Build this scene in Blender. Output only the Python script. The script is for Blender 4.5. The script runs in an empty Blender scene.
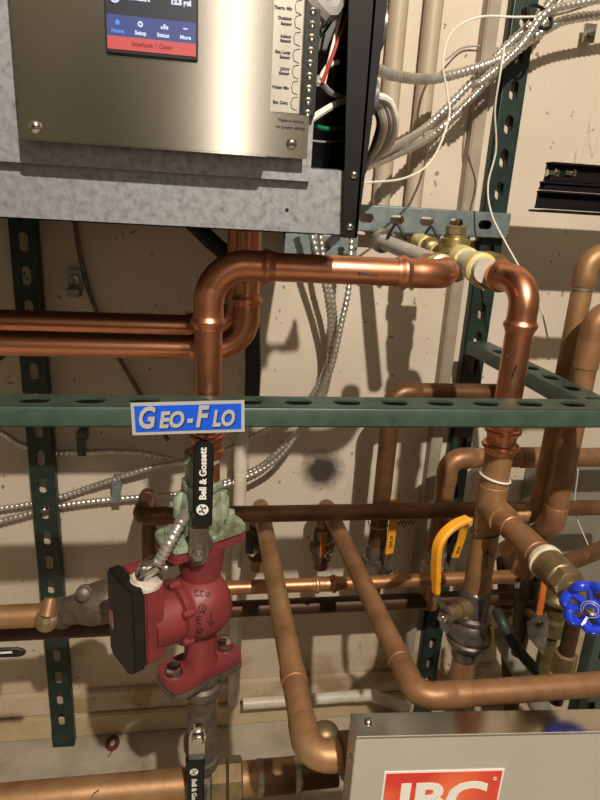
import bpy, math, random
from mathutils import Vector, Matrix
from mathutils.bvhtree import BVHTree
random.seed(7)
V = Vector
S = bpy.context.scene
COL = S.collection
F = 600.0
# ---------------------------------------------------------------- camera
def _ray(x, y): return V(((x-300)/F, -(y-400)/F, -1.0))
_Z = -_ray(189, 2309); _Z.normalize()
_X = _ray(4100, 432); _X = _X - _Z*_X.dot(_Z); _X.normalize()
_Y = _Z.cross(_X)
R3 = Matrix((_X, _Y, _Z))            # camera space -> world
CAM = V((0, 0, 1.0))
cd = bpy.data.cameras.new('camera'); cam = bpy.data.objects.new('camera', cd); COL.objects.link(cam)
cam.matrix_world = Matrix.Translation(CAM) @ R3.to_4x4()
cd.sensor_fit = 'VERTICAL'; cd.sensor_height = 24.0; cd.lens = 24.0*F/800.0
cd.clip_start = 0.01; cd.clip_end = 50
S.camera = cam
# ---------------------------------------------------------------- world, lamps, exposure
w = bpy.data.worlds.new('world'); S.world = w; w.use_nodes = True
w.node_tree.nodes['Background'].inputs[0].default_value = (1.0, .86, .68, 1)
w.node_tree.nodes['Background'].inputs[1].default_value = 0.25
S.view_settings.view_transform = 'Standard'; S.view_settings.look = 'None'
S.view_settings.exposure = 0.0; S.view_settings.gamma = 1.0; S.view_settings.use_curve_mapping = False
def lamp(name, kind, loc, power, color, size, target=None):
    l = bpy.data.lights.new(name, kind); l.energy = power; l.color = color
    if kind == 'POINT': l.shadow_soft_size = size
    else: l.shape = 'RECTANGLE'; l.size, l.size_y = size
    o = bpy.data.objects.new(name, l); COL.objects.link(o); o.location = loc
    if target is not None: o.rotation_euler = (V(target)-V(loc)).to_track_quat('-Z', 'Y').to_euler()
    return o
lamp('hanging_work_lamp', 'POINT', (.24, -.58, 1.96), 148, (1.0, .905, .76), .016)
lamp('door_streak_fill', 'AREA', (0.107, -1.95, 1.50), 3.8, (1.0, .94, .84), (.09, 1.8), (-.1, 1.0, 1.2))  # unseen strip light added for the steel door's streak and soft fill

# ---------------------------------------------------------------- pixel helpers (a photo point met with a real plane)
def ray(x, y): return R3 @ _ray(x, y)
def at(x, y, Y): d = ray(x, y); return CAM + d*(Y/d.y)
def atz(x, y, z): d = ray(x, y); return CAM + d*((z-1.0)/d.z)
def down(x, y, Y, y2):              # the point straight below/above at(x,y,Y) seen at row y2
    a = at(x, y, Y); b = at(x, y2, Y); return V((a.x, Y, b.z))
# ---------------------------------------------------------------- materials
def lin(c): return tuple(((v/255)/12.92 if v/255 <= .04045 else ((v/255+.055)/1.055)**2.4) for v in c)+(1,)
MATS = {}
def mat(name, c1, c2=None, metal=0.0, rough=.5, scale=30, c3=None, bump=0.0, bscale=200, coat=0, detail=6, stretch=None, pos=(.35, .65), rvar=0, spec=.5):
    if name in MATS: return MATS[name]
    m = bpy.data.materials.new(name); m.use_nodes = True; nt = m.node_tree; N = nt.nodes; L = nt.links
    b = N['Principled BSDF']; b.inputs['Metallic'].default_value = metal; b.inputs['Roughness'].default_value = rough
    b.inputs['Coat Weight'].default_value = coat; b.inputs['Specular IOR Level'].default_value = spec
    tc = N.new('ShaderNodeTexCoord'); mp = N.new('ShaderNodeMapping'); L.new(tc.outputs['Object'], mp.inputs[0])
    if stretch: mp.inputs['Scale'].default_value = stretch
    if c2:
        nz = N.new('ShaderNodeTexNoise'); nz.inputs['Scale'].default_value = scale; nz.inputs['Detail'].default_value = detail
        nz.inputs['Roughness'].default_value = .62
        L.new(mp.outputs[0], nz.inputs['Vector'])
        r = N.new('ShaderNodeValToRGB'); e = r.color_ramp.elements
        e[0].position = pos[0]; e[0].color = lin(c1); e[1].position = pos[1]; e[1].color = lin(c2)
        if c3: q = e.new(min(.98, pos[1]+.12)); q.color = lin(c3)
        L.new(nz.outputs['Fac'], r.inputs[0]); L.new(r.outputs[0], b.inputs['Base Color'])
        if rvar:
            mr = N.new('ShaderNodeMapRange'); mr.inputs[1].default_value = .3; mr.inputs[2].default_value = .7
            mr.inputs[3].default_value = rough-rvar; mr.inputs[4].default_value = rough+rvar
            L.new(nz.outputs['Fac'], mr.inputs[0]); L.new(mr.outputs[0], b.inputs['Roughness'])
    else: b.inputs['Base Color'].default_value = lin(c1)
    if bump:
        n2 = N.new('ShaderNodeTexNoise'); n2.inputs['Scale'].default_value = bscale; n2.inputs['Detail'].default_value = 4
        L.new(mp.outputs[0], n2.inputs['Vector'])
        bp = N.new('ShaderNodeBump'); bp.inputs['Strength'].default_value = bump; bp.inputs['Distance'].default_value = .001
        L.new(n2.outputs['Fac'], bp.inputs['Height']); L.new(bp.outputs[0], b.inputs['Normal'])
    MATS[name] = m; return m
def emit(name, c, s):
    m = bpy.data.materials.new(name); m.use_nodes = True; b = m.node_tree.nodes['Principled BSDF']
    b.inputs['Base Color'].default_value = (0.01, .01, .01, 1); b.inputs['Emission Color'].default_value = lin(c); b.inputs['Emission Strength'].default_value = s
    b.inputs['Roughness'].default_value = .3
    return m
NEWCU = mat('new_copper', (222, 156, 124), (202, 134, 102), 1.0, .35, 25, (180, 124, 100), rvar=.06)
OLDCU = mat('aged_copper', (176, 138, 98), (146, 108, 74), .5, .48, 22, (104, 80, 60), bump=.15, bscale=160, rvar=.08)
OLDCU2 = mat('weathered_copper', (164, 122, 86), (132, 94, 66), .42, .45, 30, (112, 84, 62), bump=.2, bscale=160, rvar=.08)
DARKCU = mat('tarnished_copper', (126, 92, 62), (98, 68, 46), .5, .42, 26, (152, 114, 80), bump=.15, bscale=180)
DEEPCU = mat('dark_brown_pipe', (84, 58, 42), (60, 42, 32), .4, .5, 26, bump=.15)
SOLDER = mat('solder_grey', (176, 168, 152), (120, 108, 92), .7, .4, 90, bump=.4, bscale=300)
BRASS = mat('yellow_brass', (196, 176, 124), (160, 140, 96), .85, .35, 40, bump=.1)
DULLBR = mat('dull_brass', (156, 136, 98), (118, 102, 76), .7, .45, 40, bump=.2)
CREAM = mat('cream_plastic', (214, 200, 140), (196, 180, 120), 0, .45, 40)
PVC = mat('white_pvc', (222, 214, 200), (196, 186, 168), 0, .4, 14)
PVCG = mat('grey_white_plastic', (196, 190, 182), (172, 166, 156), 0, .4, 14)
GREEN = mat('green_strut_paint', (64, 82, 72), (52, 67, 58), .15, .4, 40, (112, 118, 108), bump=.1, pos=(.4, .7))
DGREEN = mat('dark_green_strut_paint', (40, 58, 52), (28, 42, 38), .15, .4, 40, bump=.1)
GALV = mat('galvanized_strut', (142, 154, 154), (118, 130, 132), .6, .42, 60, bump=.1)
APRON = mat('spangled_galvanized_sheet', (150, 150, 154), (128, 128, 132), .45, .45, 150, (96, 96, 100), bump=.05, pos=(.42, .6), detail=12)
STEEL = mat('brushed_stainless', (206, 198, 186), (184, 175, 162), 1.0, .15, 5, (162, 152, 140), rvar=.03, detail=3, stretch=(1, 1, .35))
STEEL2 = mat('satin_stainless', (208, 205, 200), (198, 195, 190), .55, .42, 9, rvar=.03)
CHROME = mat('chrome', (215, 212, 208), (190, 186, 180), 1.0, .2, 60)
ZINC = mat('zinc_hardware', (170, 168, 162), (130, 126, 118), .9, .35, 80, bump=.2)
FLEX = mat('flex_conduit_steel', (222, 219, 212), (196, 190, 182), .8, .30, 60)
IRON = mat('grey_cast_iron', (118, 106, 94), (88, 78, 68), .5, .5, 60, (140, 130, 118), bump=.5, bscale=260)
DIRON = mat('valve_grey_metal', (138, 130, 122), (92, 84, 80), .7, .34, 50, (150, 142, 134), bump=.2)
RED = mat('red_pump_enamel', (132, 54, 56), (110, 44, 48), .05, .48, 30, (156, 104, 100), bump=.4, bscale=120, pos=(.4, .72))
VERD = mat('verdigris_bronze', (160, 174, 152), (124, 138, 114), .25, .6, 45, (112, 94, 62), bump=.8, bscale=160, pos=(.42, .56))
BLACK = mat('black_plastic', (16, 16, 18), (24, 24, 26), 0, .45, 40, spec=.3)
BLACKM = mat('black_painted_steel', (12, 12, 13), (18, 17, 18), 0, .55, 40, spec=.2)
SCUFF = mat('scuffed_black_cover', (24, 22, 22), (34, 32, 32), .1, .5, 22, (84, 80, 76), pos=(.5, .66), bump=.3)
RUBBER = mat('black_rubber', (26, 24, 26), (34, 32, 34), 0, .6, 40)
YELLOW = mat('yellow_vinyl_grip', (240, 168, 40), (226, 150, 30), 0, .4, 25, coat=.2)
ORANGE = mat('orange_grip', (206, 118, 40), (186, 96, 34), 0, .5, 30)
BLUE = mat('blue_wheel_paint', (34, 66, 214), (26, 54, 190), .1, .22, 40, coat=.6)
WHITE = mat('white_paint_mark', (228, 226, 220))
INK = mat('marker_ink', (22, 18, 20), rough=.6)
WIREW = mat('white_wire', (224, 218, 206), rough=.45)
WIREG = mat('grey_wire', (150, 148, 146), rough=.5)
WIRER = mat('red_wire', (150, 50, 36), rough=.5)
WIREGN = mat('green_wire', (30, 120, 84), rough=.5)
TAPE = mat('thread_tape', (214, 204, 184), (186, 172, 146), 0, .6, 80, bump=.5)
STBLUE = mat('sticker_blue', (20, 84, 214), rough=.3)
STNAVY = mat('sticker_navy', (12, 30, 84), rough=.35)
STSILV = mat('sticker_silver', (190, 190, 186), metal=.3, rough=.35)
LOGOR = mat('logo_orange', (232, 116, 72), (206, 52, 44), 0, .4, 14, pos=(.4, .6), detail=0)
LABEL = mat('terminal_label', (172, 166, 156), (158, 152, 142), .2, .4, 30)
DARKIN = mat('dark_compartment', (86, 82, 80), (66, 62, 62), .3, .5, 30)
RUSTY = mat('rusty_washer', (110, 62, 46), (84, 48, 36), .3, .6, 80)

def wall_material():
    m = bpy.data.materials.new('painted_wall'); m.use_nodes = True; nt = m.node_tree; N = nt.nodes; L = nt.links
    b = N['Principled BSDF']; b.inputs['Roughness'].default_value = .7; b.inputs['Specular IOR Level'].default_value = .25
    geo = N.new('ShaderNodeNewGeometry'); pos = geo.outputs['Position']
    def noise(scale, det=5, vec=pos):
        n = N.new('ShaderNodeTexNoise'); n.inputs['Scale'].default_value = scale; n.inputs['Detail'].default_value = det; L.new(vec, n.inputs['Vector']); return n.outputs['Fac']
    def rng(v, a, b_, c=0, d=1):
        n = N.new('ShaderNodeMapRange'); n.inputs[1].default_value = a; n.inputs[2].default_value = b_; n.inputs[3].default_value = c; n.inputs[4].default_value = d; L.new(v, n.inputs[0]); return n.outputs[0]
    def math_(op, a, b_):
        n = N.new('ShaderNodeMath'); n.operation = op
        for i, q in enumerate((a, b_)):
            if isinstance(q, (int, float)): n.inputs[i].default_value = q
            else: L.new(q, n.inputs[i])
        return n.outputs[0]
    def mix(fac, a, b_):
        n = N.new('ShaderNodeMix'); n.data_type = 'RGBA'; L.new(fac, n.inputs[0])
        for i, q in ((6, a), (7, b_)):
            if isinstance(q, tuple): n.inputs[i].default_value = q
            else: L.new(q, n.inputs[i])
        return n.outputs[2]
    c = mix(rng(noise(5), .3, .7), lin((214, 201, 186)), lin((196, 182, 164)))
    sep = N.new('ShaderNodeSeparateXYZ'); L.new(pos, sep.inputs[0])
    # tide-marks of old damp near the foot of the wall, then a painted shading gradient
    low = rng(sep.outputs[2], .02, .22, 1, 0); blot = rng(noise(13, 9), .50, .62); c = mix(math_('MULTIPLY', math_('MULTIPLY', low, blot), .8), c, lin((150, 116, 74)))
    edge = rng(noise(11, 3), .49, .5); edge2 = rng(noise(11, 3), .505, .515, 1, 0); c = mix(math_('MULTIPLY', math_('MULTIPLY', math_('MULTIPLY', edge, edge2), low), .12), c, lin((140, 104, 66)))
    c = mix(math_('MULTIPLY', rng(sep.outputs[2], .0, .42, .5, 0), rng(noise(6, 6), .35, .6)), c, lin((190, 160, 114)))  # lower-wall shading and yellowish dirt put into the colour, stronger toward the floor
    # chips and specks
    c = mix(math_('MULTIPLY', rng(noise(75, 2), .70, .73), .7), c, lin((90, 66, 48)))
    wv = N.new('ShaderNodeTexNoise'); wv.inputs['Scale'].default_value = 2.2; wv.inputs['Detail'].default_value = 3
    mpw = N.new('ShaderNodeMapping'); mpw.inputs['Scale'].default_value = (4.2, 1, .35); L.new(pos, mpw.inputs[0]); L.new(mpw.outputs[0], wv.inputs['Vector'])
    ln = math_('ABSOLUTE', math_('SUBTRACT', wv.outputs['Fac'], .5), 0); c = mix(math_('MULTIPLY', rng(ln, .0, .0022, 1, 0), rng(noise(9, 3), .5, .6, 0, .55)), c, lin((120, 96, 74)))
    # round scorch mark
    dn = N.new('ShaderNodeVectorMath'); dn.operation = 'DISTANCE'; L.new(pos, dn.inputs[0]); dn.inputs[1].default_value = at(322, 470, 1.03)
    d = math_('ADD', dn.outputs['Value'], math_('MULTIPLY', math_('SUBTRACT', noise(70, 6), .5), .018))
    c = mix(rng(d, .020, .048, .93, 0), c, lin((34, 26, 22)))
    L.new(c, b.inputs['Base Color'])
    bp = N.new('ShaderNodeBump'); bp.inputs['Strength'].default_value = .35; bp.inputs['Distance'].default_value = .002; L.new(noise(60, 8), bp.inputs['Height']); L.new(bp.outputs[0], b.inputs['Normal'])
    return m
WALLM = wall_material()
CONC = mat('grey_concrete', (186, 174, 156), (160, 148, 130), 0, .85, 12, (112, 100, 86), bump=.6, bscale=120)
TRIMM = mat('tan_skirting', (206, 186, 154), (184, 160, 124), 0, .7, 10, (150, 120, 84), bump=.4, bscale=60)
CEILM = mat('ceiling_paint', (120, 110, 98), (104, 96, 86), 0, .8, 3)
ROOMM = mat('room_paint', (104, 102, 90), (58, 57, 50), 0, .8, 1.2, pos=(.42, .58), detail=1)
EMT = mat('painted_board', (166, 154, 138), (142, 128, 112), .1, .5, 12)

# ---------------------------------------------------------------- mesh builder
def wloc(o):
    p = V((0, 0, 0))
    while o is not None: p += o.location; o = o.parent
    return p
def frame(d):
    d = V(d).normalized(); a = V((0, 0, 1)) if abs(d.z) < .9 else V((1, 0, 0))
    u = d.cross(a).normalized(); return u, u.cross(d).normalized(), d
class MB:
    def __init__(s): s.v = []; s.f = []
    def add(s, vs, fs):
        k = len(s.v); s.v += [V(p) for p in vs]; s.f += [tuple(i+k for i in f) for f in fs]; return s
    def box(s, a, b):
        (x0, y0, z0), (x1, y1, z1) = a, b
        return s.add([(x0,y0,z0),(x1,y0,z0),(x1,y1,z0),(x0,y1,z0),(x0,y0,z1),(x1,y0,z1),(x1,y1,z1),(x0,y1,z1)],
                     [(0,3,2,1),(4,5,6,7),(0,1,5,4),(1,2,6,5),(2,3,7,6),(3,0,4,7)])
    def obox(s, c, u, v, w_, su, sv, sw):
        c, u, v, w_ = V(c), V(u).normalized(), V(v).normalized(), V(w_).normalized(); P = []
        for k in (-.5, .5):
            for i, j in ((-.5, -.5), (.5, -.5), (.5, .5), (-.5, .5)): P.append(c+u*su*i+v*sv*j+w_*sw*k)
        return s.add(P, [(0,3,2,1),(4,5,6,7),(0,1,5,4),(1,2,6,5),(2,3,7,6),(3,0,4,7)])
    def rings(s, R, closed=False, caps=True):
        n = len(R[0]); vs = [p for r in R for p in r]; fs = []; m = len(R)
        for i in range(m if closed else m-1):
            j = (i+1) % m
            for k in range(n): l = (k+1) % n; fs.append((i*n+k, i*n+l, j*n+l, j*n+k))
        if caps and not closed: fs.append(tuple(range(n-1, -1, -1))); fs.append(tuple((m-1)*n+k for k in range(n)))
        return s.add(vs, fs)
    def tube(s, pts, r, n=18, closed=False, caps=True, flat=1.0):
        pts = [V(p) for p in pts]; m = len(pts); T = []
        for i in range(m):
            a = pts[(i-1) % m] if (closed or i) else pts[i]; b = pts[(i+1) % m] if (closed or i < m-1) else pts[i]
            T.append((b-a).normalized())
        u, v, _ = frame(T[0]); R = []
        for i in range(m):
            if i:
                ax = T[i-1].cross(T[i])
                if ax.length > 1e-9:
                    q = Matrix.Rotation(T[i-1].angle(T[i]), 3, ax.normalized()); u = q @ u
            u = (u - T[i]*u.dot(T[i])).normalized(); v = T[i].cross(u)
            rr = r[i] if isinstance(r, (list, tuple)) else r
            R.append([pts[i]+(u*math.cos(2*math.pi*k/n)+v*flat*math.sin(2*math.pi*k/n))*rr for k in range(n)])
        return s.rings(R, closed, caps)
    def lathe(s, o, d, prof, n=28):
        u, v, d = frame(d); o = V(o)
        return s.rings([[o+d*h+(u*math.cos(2*math.pi*k/n)+v*math.sin(2*math.pi*k/n))*max(r, 1e-5) for k in range(n)] for h, r in prof])
    def hexn(s, o, d, h, r, n=6, ch=.12):
        c = r*ch; return s.lathe(o, d, [(0, r-c), (c*.6, r), (h-c*.6, r), (h, r-c)], n)
    def sphere(s, c, r, n=16, sc=(1, 1, 1)):
        c = V(c); m = n//2
        return s.rings([[c+V((math.sin(math.pi*i/m)*math.cos(2*math.pi*k/n)*r*sc[0], math.sin(math.pi*i/m)*math.sin(2*math.pi*k/n)*r*sc[1], math.cos(math.pi*i/m)*r*sc[2])) if 0 < i < m else c+V((1e-6*math.cos(2*math.pi*k/n), 1e-6*math.sin(2*math.pi*k/n), (1 if i == 0 else -1)*r*sc[2])) for k in range(n)] for i in range(m+1)])
    def prism(s, P, off):
        P = [V(p) for p in P]; off = V(off); n = len(P)
        fs = [tuple(range(n-1, -1, -1)), tuple(range(n, 2*n))]+[(k, (k+1) % n, (k+1) % n+n, k+n) for k in range(n)]
        return s.add(P+[p+off for p in P], fs)
    def strap(s, pts, wd, w_, t):
        """rectangular section swept along pts; wd is the width direction"""
        pts = [V(p) for p in pts]; wd = V(wd).normalized(); R = []; m = len(pts)
        for i, p in enumerate(pts):
            d = (pts[min(i+1, m-1)]-pts[max(i-1, 0)]).normalized(); nrm = d.cross(wd).normalized(); ww = (w_[i] if isinstance(w_, (list, tuple)) else w_)/2
            tt = (t[i] if isinstance(t, (list, tuple)) else t)/2
            e = min(ww, tt)*.5
            R.append([p+wd*a+nrm*b for a, b in ((-ww, -tt+e), (-ww+e, -tt), (ww-e, -tt), (ww, -tt+e), (ww, tt-e), (ww-e, tt), (-ww+e, tt), (-ww, tt-e))])
        return s.rings(R)
    def build(s, name, m, parent=None, bevel=0, ang=35):
        if parent is None:
            xs = [p.x for p in s.v]; ys = [p.y for p in s.v]; zs = [p.z for p in s.v]
            o0 = V(((min(xs)+max(xs))/2, (min(ys)+max(ys))/2, min(zs)))
        else: o0 = wloc(parent)
        me = bpy.data.meshes.new(name); me.from_pydata([tuple(p-o0) for p in s.v], [], s.f); me.validate()
        import bmesh
        bm = bmesh.new(); bm.from_mesh(me); bmesh.ops.recalc_face_normals(bm, faces=bm.faces[:])
        if bevel:
            eds = [e for e in bm.edges if len(e.link_faces) == 2 and e.calc_face_angle(0) > .6]
            bmesh.ops.bevel(bm, geom=eds, offset=bevel, segments=2, affect='EDGES', clamp_overlap=True)
        bm.to_mesh(me); bm.free()
        for p in me.polygons: p.use_smooth = True
        me.set_sharp_from_angle(angle=math.radians(ang))
        me.materials.append(m)
        o = bpy.data.objects.new(name, me); COL.objects.link(o)
        if parent is None: o.location = o0
        else: o.parent = parent
        return o
def thing(name, label, cat, loc, group=None):
    o = bpy.data.objects.new(name, None); COL.objects.link(o); o.location = loc; o.empty_display_size = .02
    o['label'] = label; o['category'] = cat
    if group: o['group'] = group
    return o
def tag(o, label, cat, group=None):
    o['label'] = label; o['category'] = cat
    if group: o['group'] = group
    return o
def struct(o): o['kind'] = 'structure'; return o
def text(s, size, org, u, v, m, name='lettering', parent=None, align='LEFT', bold=0, shear=0, ext=.0002, sx=1.0, label=None):
    c = bpy.data.curves.new('t', 'FONT'); c.body = s; c.size = size; c.align_x = align; c.align_y = 'CENTER'; c.offset = bold; c.shear = shear; c.extrude = ext; c.resolution_u = 3
    o = bpy.data.objects.new('t', c); COL.objects.link(o)
    me = bpy.data.meshes.new_from_object(o.evaluated_get(bpy.context.evaluated_depsgraph_get())); bpy.data.objects.remove(o); bpy.data.curves.remove(c)
    u, v = V(u).normalized(), V(v).normalized(); n = u.cross(v)
    base = wloc(parent) if parent else V((0, 0, 0))
    for q in me.vertices: p = V(org)+u*q.co.x*sx+v*q.co.y+n*q.co.z - base; q.co = p
    me.materials.clear(); me.materials.append(m); me.name = name
    o = bpy.data.objects.new(name, me); COL.objects.link(o)
    if parent: o.parent = parent
    return o
def spline(P, step=.004, tension=.5):
    P = [V(p) for p in P]; out = []
    for i in range(len(P)-1):
        p0 = P[i-1] if i else P[0]*2-P[1]; p1, p2 = P[i], P[i+1]; p3 = P[i+2] if i+2 < len(P) else P[-1]*2-P[-2]
        n = max(2, int((p2-p1).length/step))
        for k in range(n):
            t = k/n; out.append(.5*((2*p1)+(p2-p0)*t+(2*p0-5*p1+4*p2-p3)*t*t+(3*p1-p0-3*p2+p3)*t**3))
    out.append(P[-1]); return out
def resample(P, step):
    L = [0]
    for a, b in zip(P, P[1:]): L.append(L[-1]+(b-a).length)
    n = max(2, int(L[-1]/step)); out = []; j = 0
    for k in range(n+1):
        t = L[-1]*k/n
        while j < len(P)-2 and L[j+1] < t: j += 1
        q = (t-L[j])/max(1e-9, L[j+1]-L[j]); out.append(P[j].lerp(P[j+1], min(1, max(0, q))))
    return out
def flex(P, r=.0062, pitch=.0085, m=None, name='flexible_conduit', label=None, cat='conduit', parent=None, n=12, group=None):
    pts = resample(spline(P), pitch/4); prof = [1.0, .98, .78, .80]
    o = MB().tube(pts, [r*prof[i % 4] for i in range(len(pts))], n).build(name, m or FLEX, parent, ang=60)
    if label: tag(o, label, cat, group)
    return o
def wire(P, r, m, name='wire', label=None, cat='wire', parent=None, group=None):
    o = MB().tube(spline(P, .006), r, 8).build(name, m, parent)
    if label: tag(o, label, cat, group)
    return o

# ---------------------------------------------------------------- pipe runs
def bead(h0, r, k=1.0): return [(h0-.004, r), (h0-.0025, r*1.16*k), (h0, r*1.22*k), (h0+.0025, r*1.16*k), (h0+.004, r)]
def elbow_mesh(A, Cn, B, R, r, fit):
    """A->Cn->B corner; returns mesh, start and end of arc"""
    d1 = (Cn-A).normalized(); d2 = (B-Cn).normalized(); th = d1.angle(d2)
    t = R*math.tan(th/2); s = Cn-d1*t; e = Cn+d2*t
    ax = d1.cross(d2).normalized(); cen = s + (ax.cross(d1)).normalized()*R
    n = 14; arc = [cen + Matrix.Rotation(th*k/n, 3, ax) @ (s-cen) for k in range(n+1)]
    if fit == 'press':
        a = [s-d1*h for h in (.027, .024, .021, .019, .017, .015, .012, .004)]; ra = [1.06, 1.10, 1.22, 1.25, 1.22, 1.10, 1.07, 1.07]
        b = [e+d2*h for h in (.004, .012, .015, .017, .019, .021, .024, .027)]; rb = ra[::-1]
        k = 1.08
    elif fit == 'solder':
        a = [s-d1*h for h in (.021, .0205, .020, .002)]; ra = [1.0, 1.06, 1.08, 1.08]; b = [e+d2*h for h in (.002, .020, .0205, .021)]; rb = ra[::-1]; k = 1.07
    else: a = []; b = []; ra = []; rb = []; k = 1.0
    return MB().tube(a+arc+b, [r*q for q in ra+[k]*(n+1)+rb], 22), s, e
def run(name, label, cat, P, r, m, fit='solder', R=None, couplings=(), em=None, group=None, rings=()):
    P = [V(p) for p in P]; root = thing(name, label, cat, P[0], group)
    R = R or r*1.7; ends = []; cur = P[0]
    for i in range(1, len(P)):
        if i < len(P)-1:
            mb, s, e = elbow_mesh(P[i-1], P[i], P[i+1], R, r, fit)
            mb.build('elbow', em or m, root); a, b = cur, s; cur = e
        else: a, b = cur, P[i]
        MB().tube([a, b], r, 22).build('pipe_section', m, root)
    for (i, t, L, kind) in couplings:
        a, b = P[i], P[i+1]; c = a.lerp(b, t); d = (b-a).normalized(); o = c-d*L/2
        if kind == 'press': pr = [(0, r), (.001, r*1.08)]+bead(.008, r*1.08)+[(L*.5-.003, r*1.07), (L*.5, r*1.0+.0005), (L*.5+.003, r*1.07)]+bead(L-.008, r*1.08)+[(L-.001, r*1.08), (L, r)]
        elif kind == 'hex':
            MB().hexn(o, d, L, r*1.55).build('union_nut', BRASS if m is NEWCU else DULLBR, root); continue
        elif kind == 'joint':
            MB().lathe(o, d, [(0, r), (.0008, r*1.08), (L-.0008, r*1.08), (L, r)]).build('solder_joint', SOLDER, root); continue
        else: pr = [(0, r), (.001, r*1.09), (L-.001, r*1.09), (L, r)]
        MB().lathe(o, d, pr).build('coupling', em or m, root)
    return root

# ---------------------------------------------------------------- slotted strut channel
def slotcell(mb, c, a, s_, n_, pitch, width, sl, sw, t):
    """one cell of slotted web centred c, length dir a, side dir s_, outward normal n_"""
    N = 24; O = []; Rr = []; hl = (sl-sw)/2
    for k in range(N):
        th = 2*math.pi*(k+.5)/N; cx, sx_ = math.cos(th), math.sin(th)
        O.append(((hl if cx > 0 else -hl)+cx*sw/2, sx_*sw/2))
    for (x, y) in O:
        sx2 = (pitch/2)/abs(x) if abs(x) > 1e-9 else 1e9; sy2 = (width/2)/abs(y) if abs(y) > 1e-9 else 1e9
        q = min(sx2, sy2); Rr.append((x*q, y*q))
    # exact corners
    for sxn in (1, -1):
        for syn in (1, -1):
            j = min(range(N), key=lambda k: (Rr[k][0]-sxn*pitch/2)**2+(Rr[k][1]-syn*width/2)**2); Rr[j] = (sxn*pitch/2, syn*width/2)
    vs = []; fs = []
    for off in (0, -t):
        for (x, y) in O: vs.append(c+a*x+s_*y+n_*off)
        for (x, y) in Rr: vs.append(c+a*x+s_*y+n_*off)
    for k in range(N):
        l = (k+1) % N
        fs += [(k, l, N+l, N+k), (2*N+k, 3*N+k, 3*N+l, 2*N+l), (k, 2*N+k, 2*N+l, l)]
    mb.add(vs, fs)
def strut(name, label, p0, a, L, n_, m, first=.0, pitch=.0508, W=.0413, D=.0207, sl=.0286, sw=.0143, group=None, lip=True):
    """p0: centre of web at the start, a: length direction, n_: outward normal of the web, first: distance of first slot centre"""
    a, n_ = V(a).normalized(), V(n_).normalized(); s_ = a.cross(n_); mb = MB(); p0 = V(p0); t = .0025
    k0 = math.ceil((0-first+pitch/2)/pitch); c = first+k0*pitch
    st = c-pitch/2
    if st > .0005: mb.obox(p0+a*st/2-n_*t/2, a, s_, n_, st, W, t)
    while c+pitch/2 <= L+1e-6:
        slotcell(mb, p0+a*c, a, s_, n_, pitch, W-.004, sl, sw, t); c += pitch
    e = c-pitch/2
    if L-e > .0005: mb.obox(p0+a*(L+e)/2-n_*t/2, a, s_, n_, L-e, W-.004, t)
    for q in (1, -1):
        # rounded shoulder + side + in-turned lip, swept
        prof = [(W/2-.004, 0), (W/2-.0012, -.0007), (W/2, -.003), (W/2, -D+.002), (W/2-.002, -D), (W/2-.0095, -D), (W/2-.0095, -D+.007), (W/2-.0075, -D+.007), (W/2-.0075, -D+.0025), (W/2-.0025, -D+.0025), (W/2-.0025, -t), (W/2-.004, -t)]
        mb.rings([[p0+a*h+s_*x*q+n_*y for x, y in prof] for h in (0, L)])
    o = mb.build(name, m, None, ang=40); tag(o, label, 'metal strut', group); return o
def strut_parent(name, label, *args, **kw): return strut(name, label, *args, **kw)

# ================================================================= SETTING
WY = 1.03; FZ = -.05
struct(MB().box((-1.5, WY, FZ-.1), (2.0, WY+.12, 2.5)).build('wall_back', WALLM))
struct(MB().box((-1.5, -2.0, FZ-.1), (2.0, WY, FZ)).build('floor', CONC))
struct(MB().box((-1.6, -2.1, 2.5), (2.1, WY+.12, 2.6)).build('ceiling', CEILM))
struct(MB().box((-1.6, -2.0, FZ-.1), (-1.5, WY+.12, 2.5)).build('wall_left', ROOMM))
struct(MB().box((2.0, -2.0, FZ-.1), (2.1, WY+.12, 2.5)).build('wall_right', ROOMM))
struct(MB().box((-1.6, -2.1, FZ-.1), (2.1, -2.0, 2.5)).build('wall_front', ROOMM))
zl = at(0, 721, 1.015).z
struct(MB().box((-1.5, 1.012, FZ), (2.0, WY, zl)).build('baseboard_back', TRIMM, bevel=.003))
# thin capping board above the skirting with an open dark seam
struct(MB().box((-1.5, 1.018, zl+.003), (2.0, WY, zl+.052)).build('trim_1', WALLM, bevel=.002))
# vertical board by the right strut
ex = at(487, 60, 1.01)
struct(MB().box((ex.x-.011, 1.006, zl+.052), (ex.x+.011, WY, 2.5)).build('trim_2', EMT, bevel=.002))

# ================================================================= STRUTS
p = at(28, 300, .992)
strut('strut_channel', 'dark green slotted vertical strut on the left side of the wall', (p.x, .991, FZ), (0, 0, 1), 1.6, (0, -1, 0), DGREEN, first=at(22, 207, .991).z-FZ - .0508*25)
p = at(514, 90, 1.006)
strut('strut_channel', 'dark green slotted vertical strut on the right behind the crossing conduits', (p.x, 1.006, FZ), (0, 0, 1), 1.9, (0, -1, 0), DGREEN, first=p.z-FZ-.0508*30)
p = at(366.6, 218, .983); q = at(510, 222, .983)
strut('strut_channel', 'grey galvanized horizontal strut above the brass fittings', (.02, .983, p.z), (1, 0, 0), q.x-.02, (0, -1, 0), GALV, first=p.x-.02-.0508*5, sl=.024)
p = at(320, 247, .99)
strut('strut_channel', 'shaded grey slotted strut just under the boiler cabinet', (at(285, 240, .99).x, .99, p.z), (1, 0, 0), .12, (0, -1, 0), GALV, first=.012, sl=.024, sw=.012)
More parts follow.
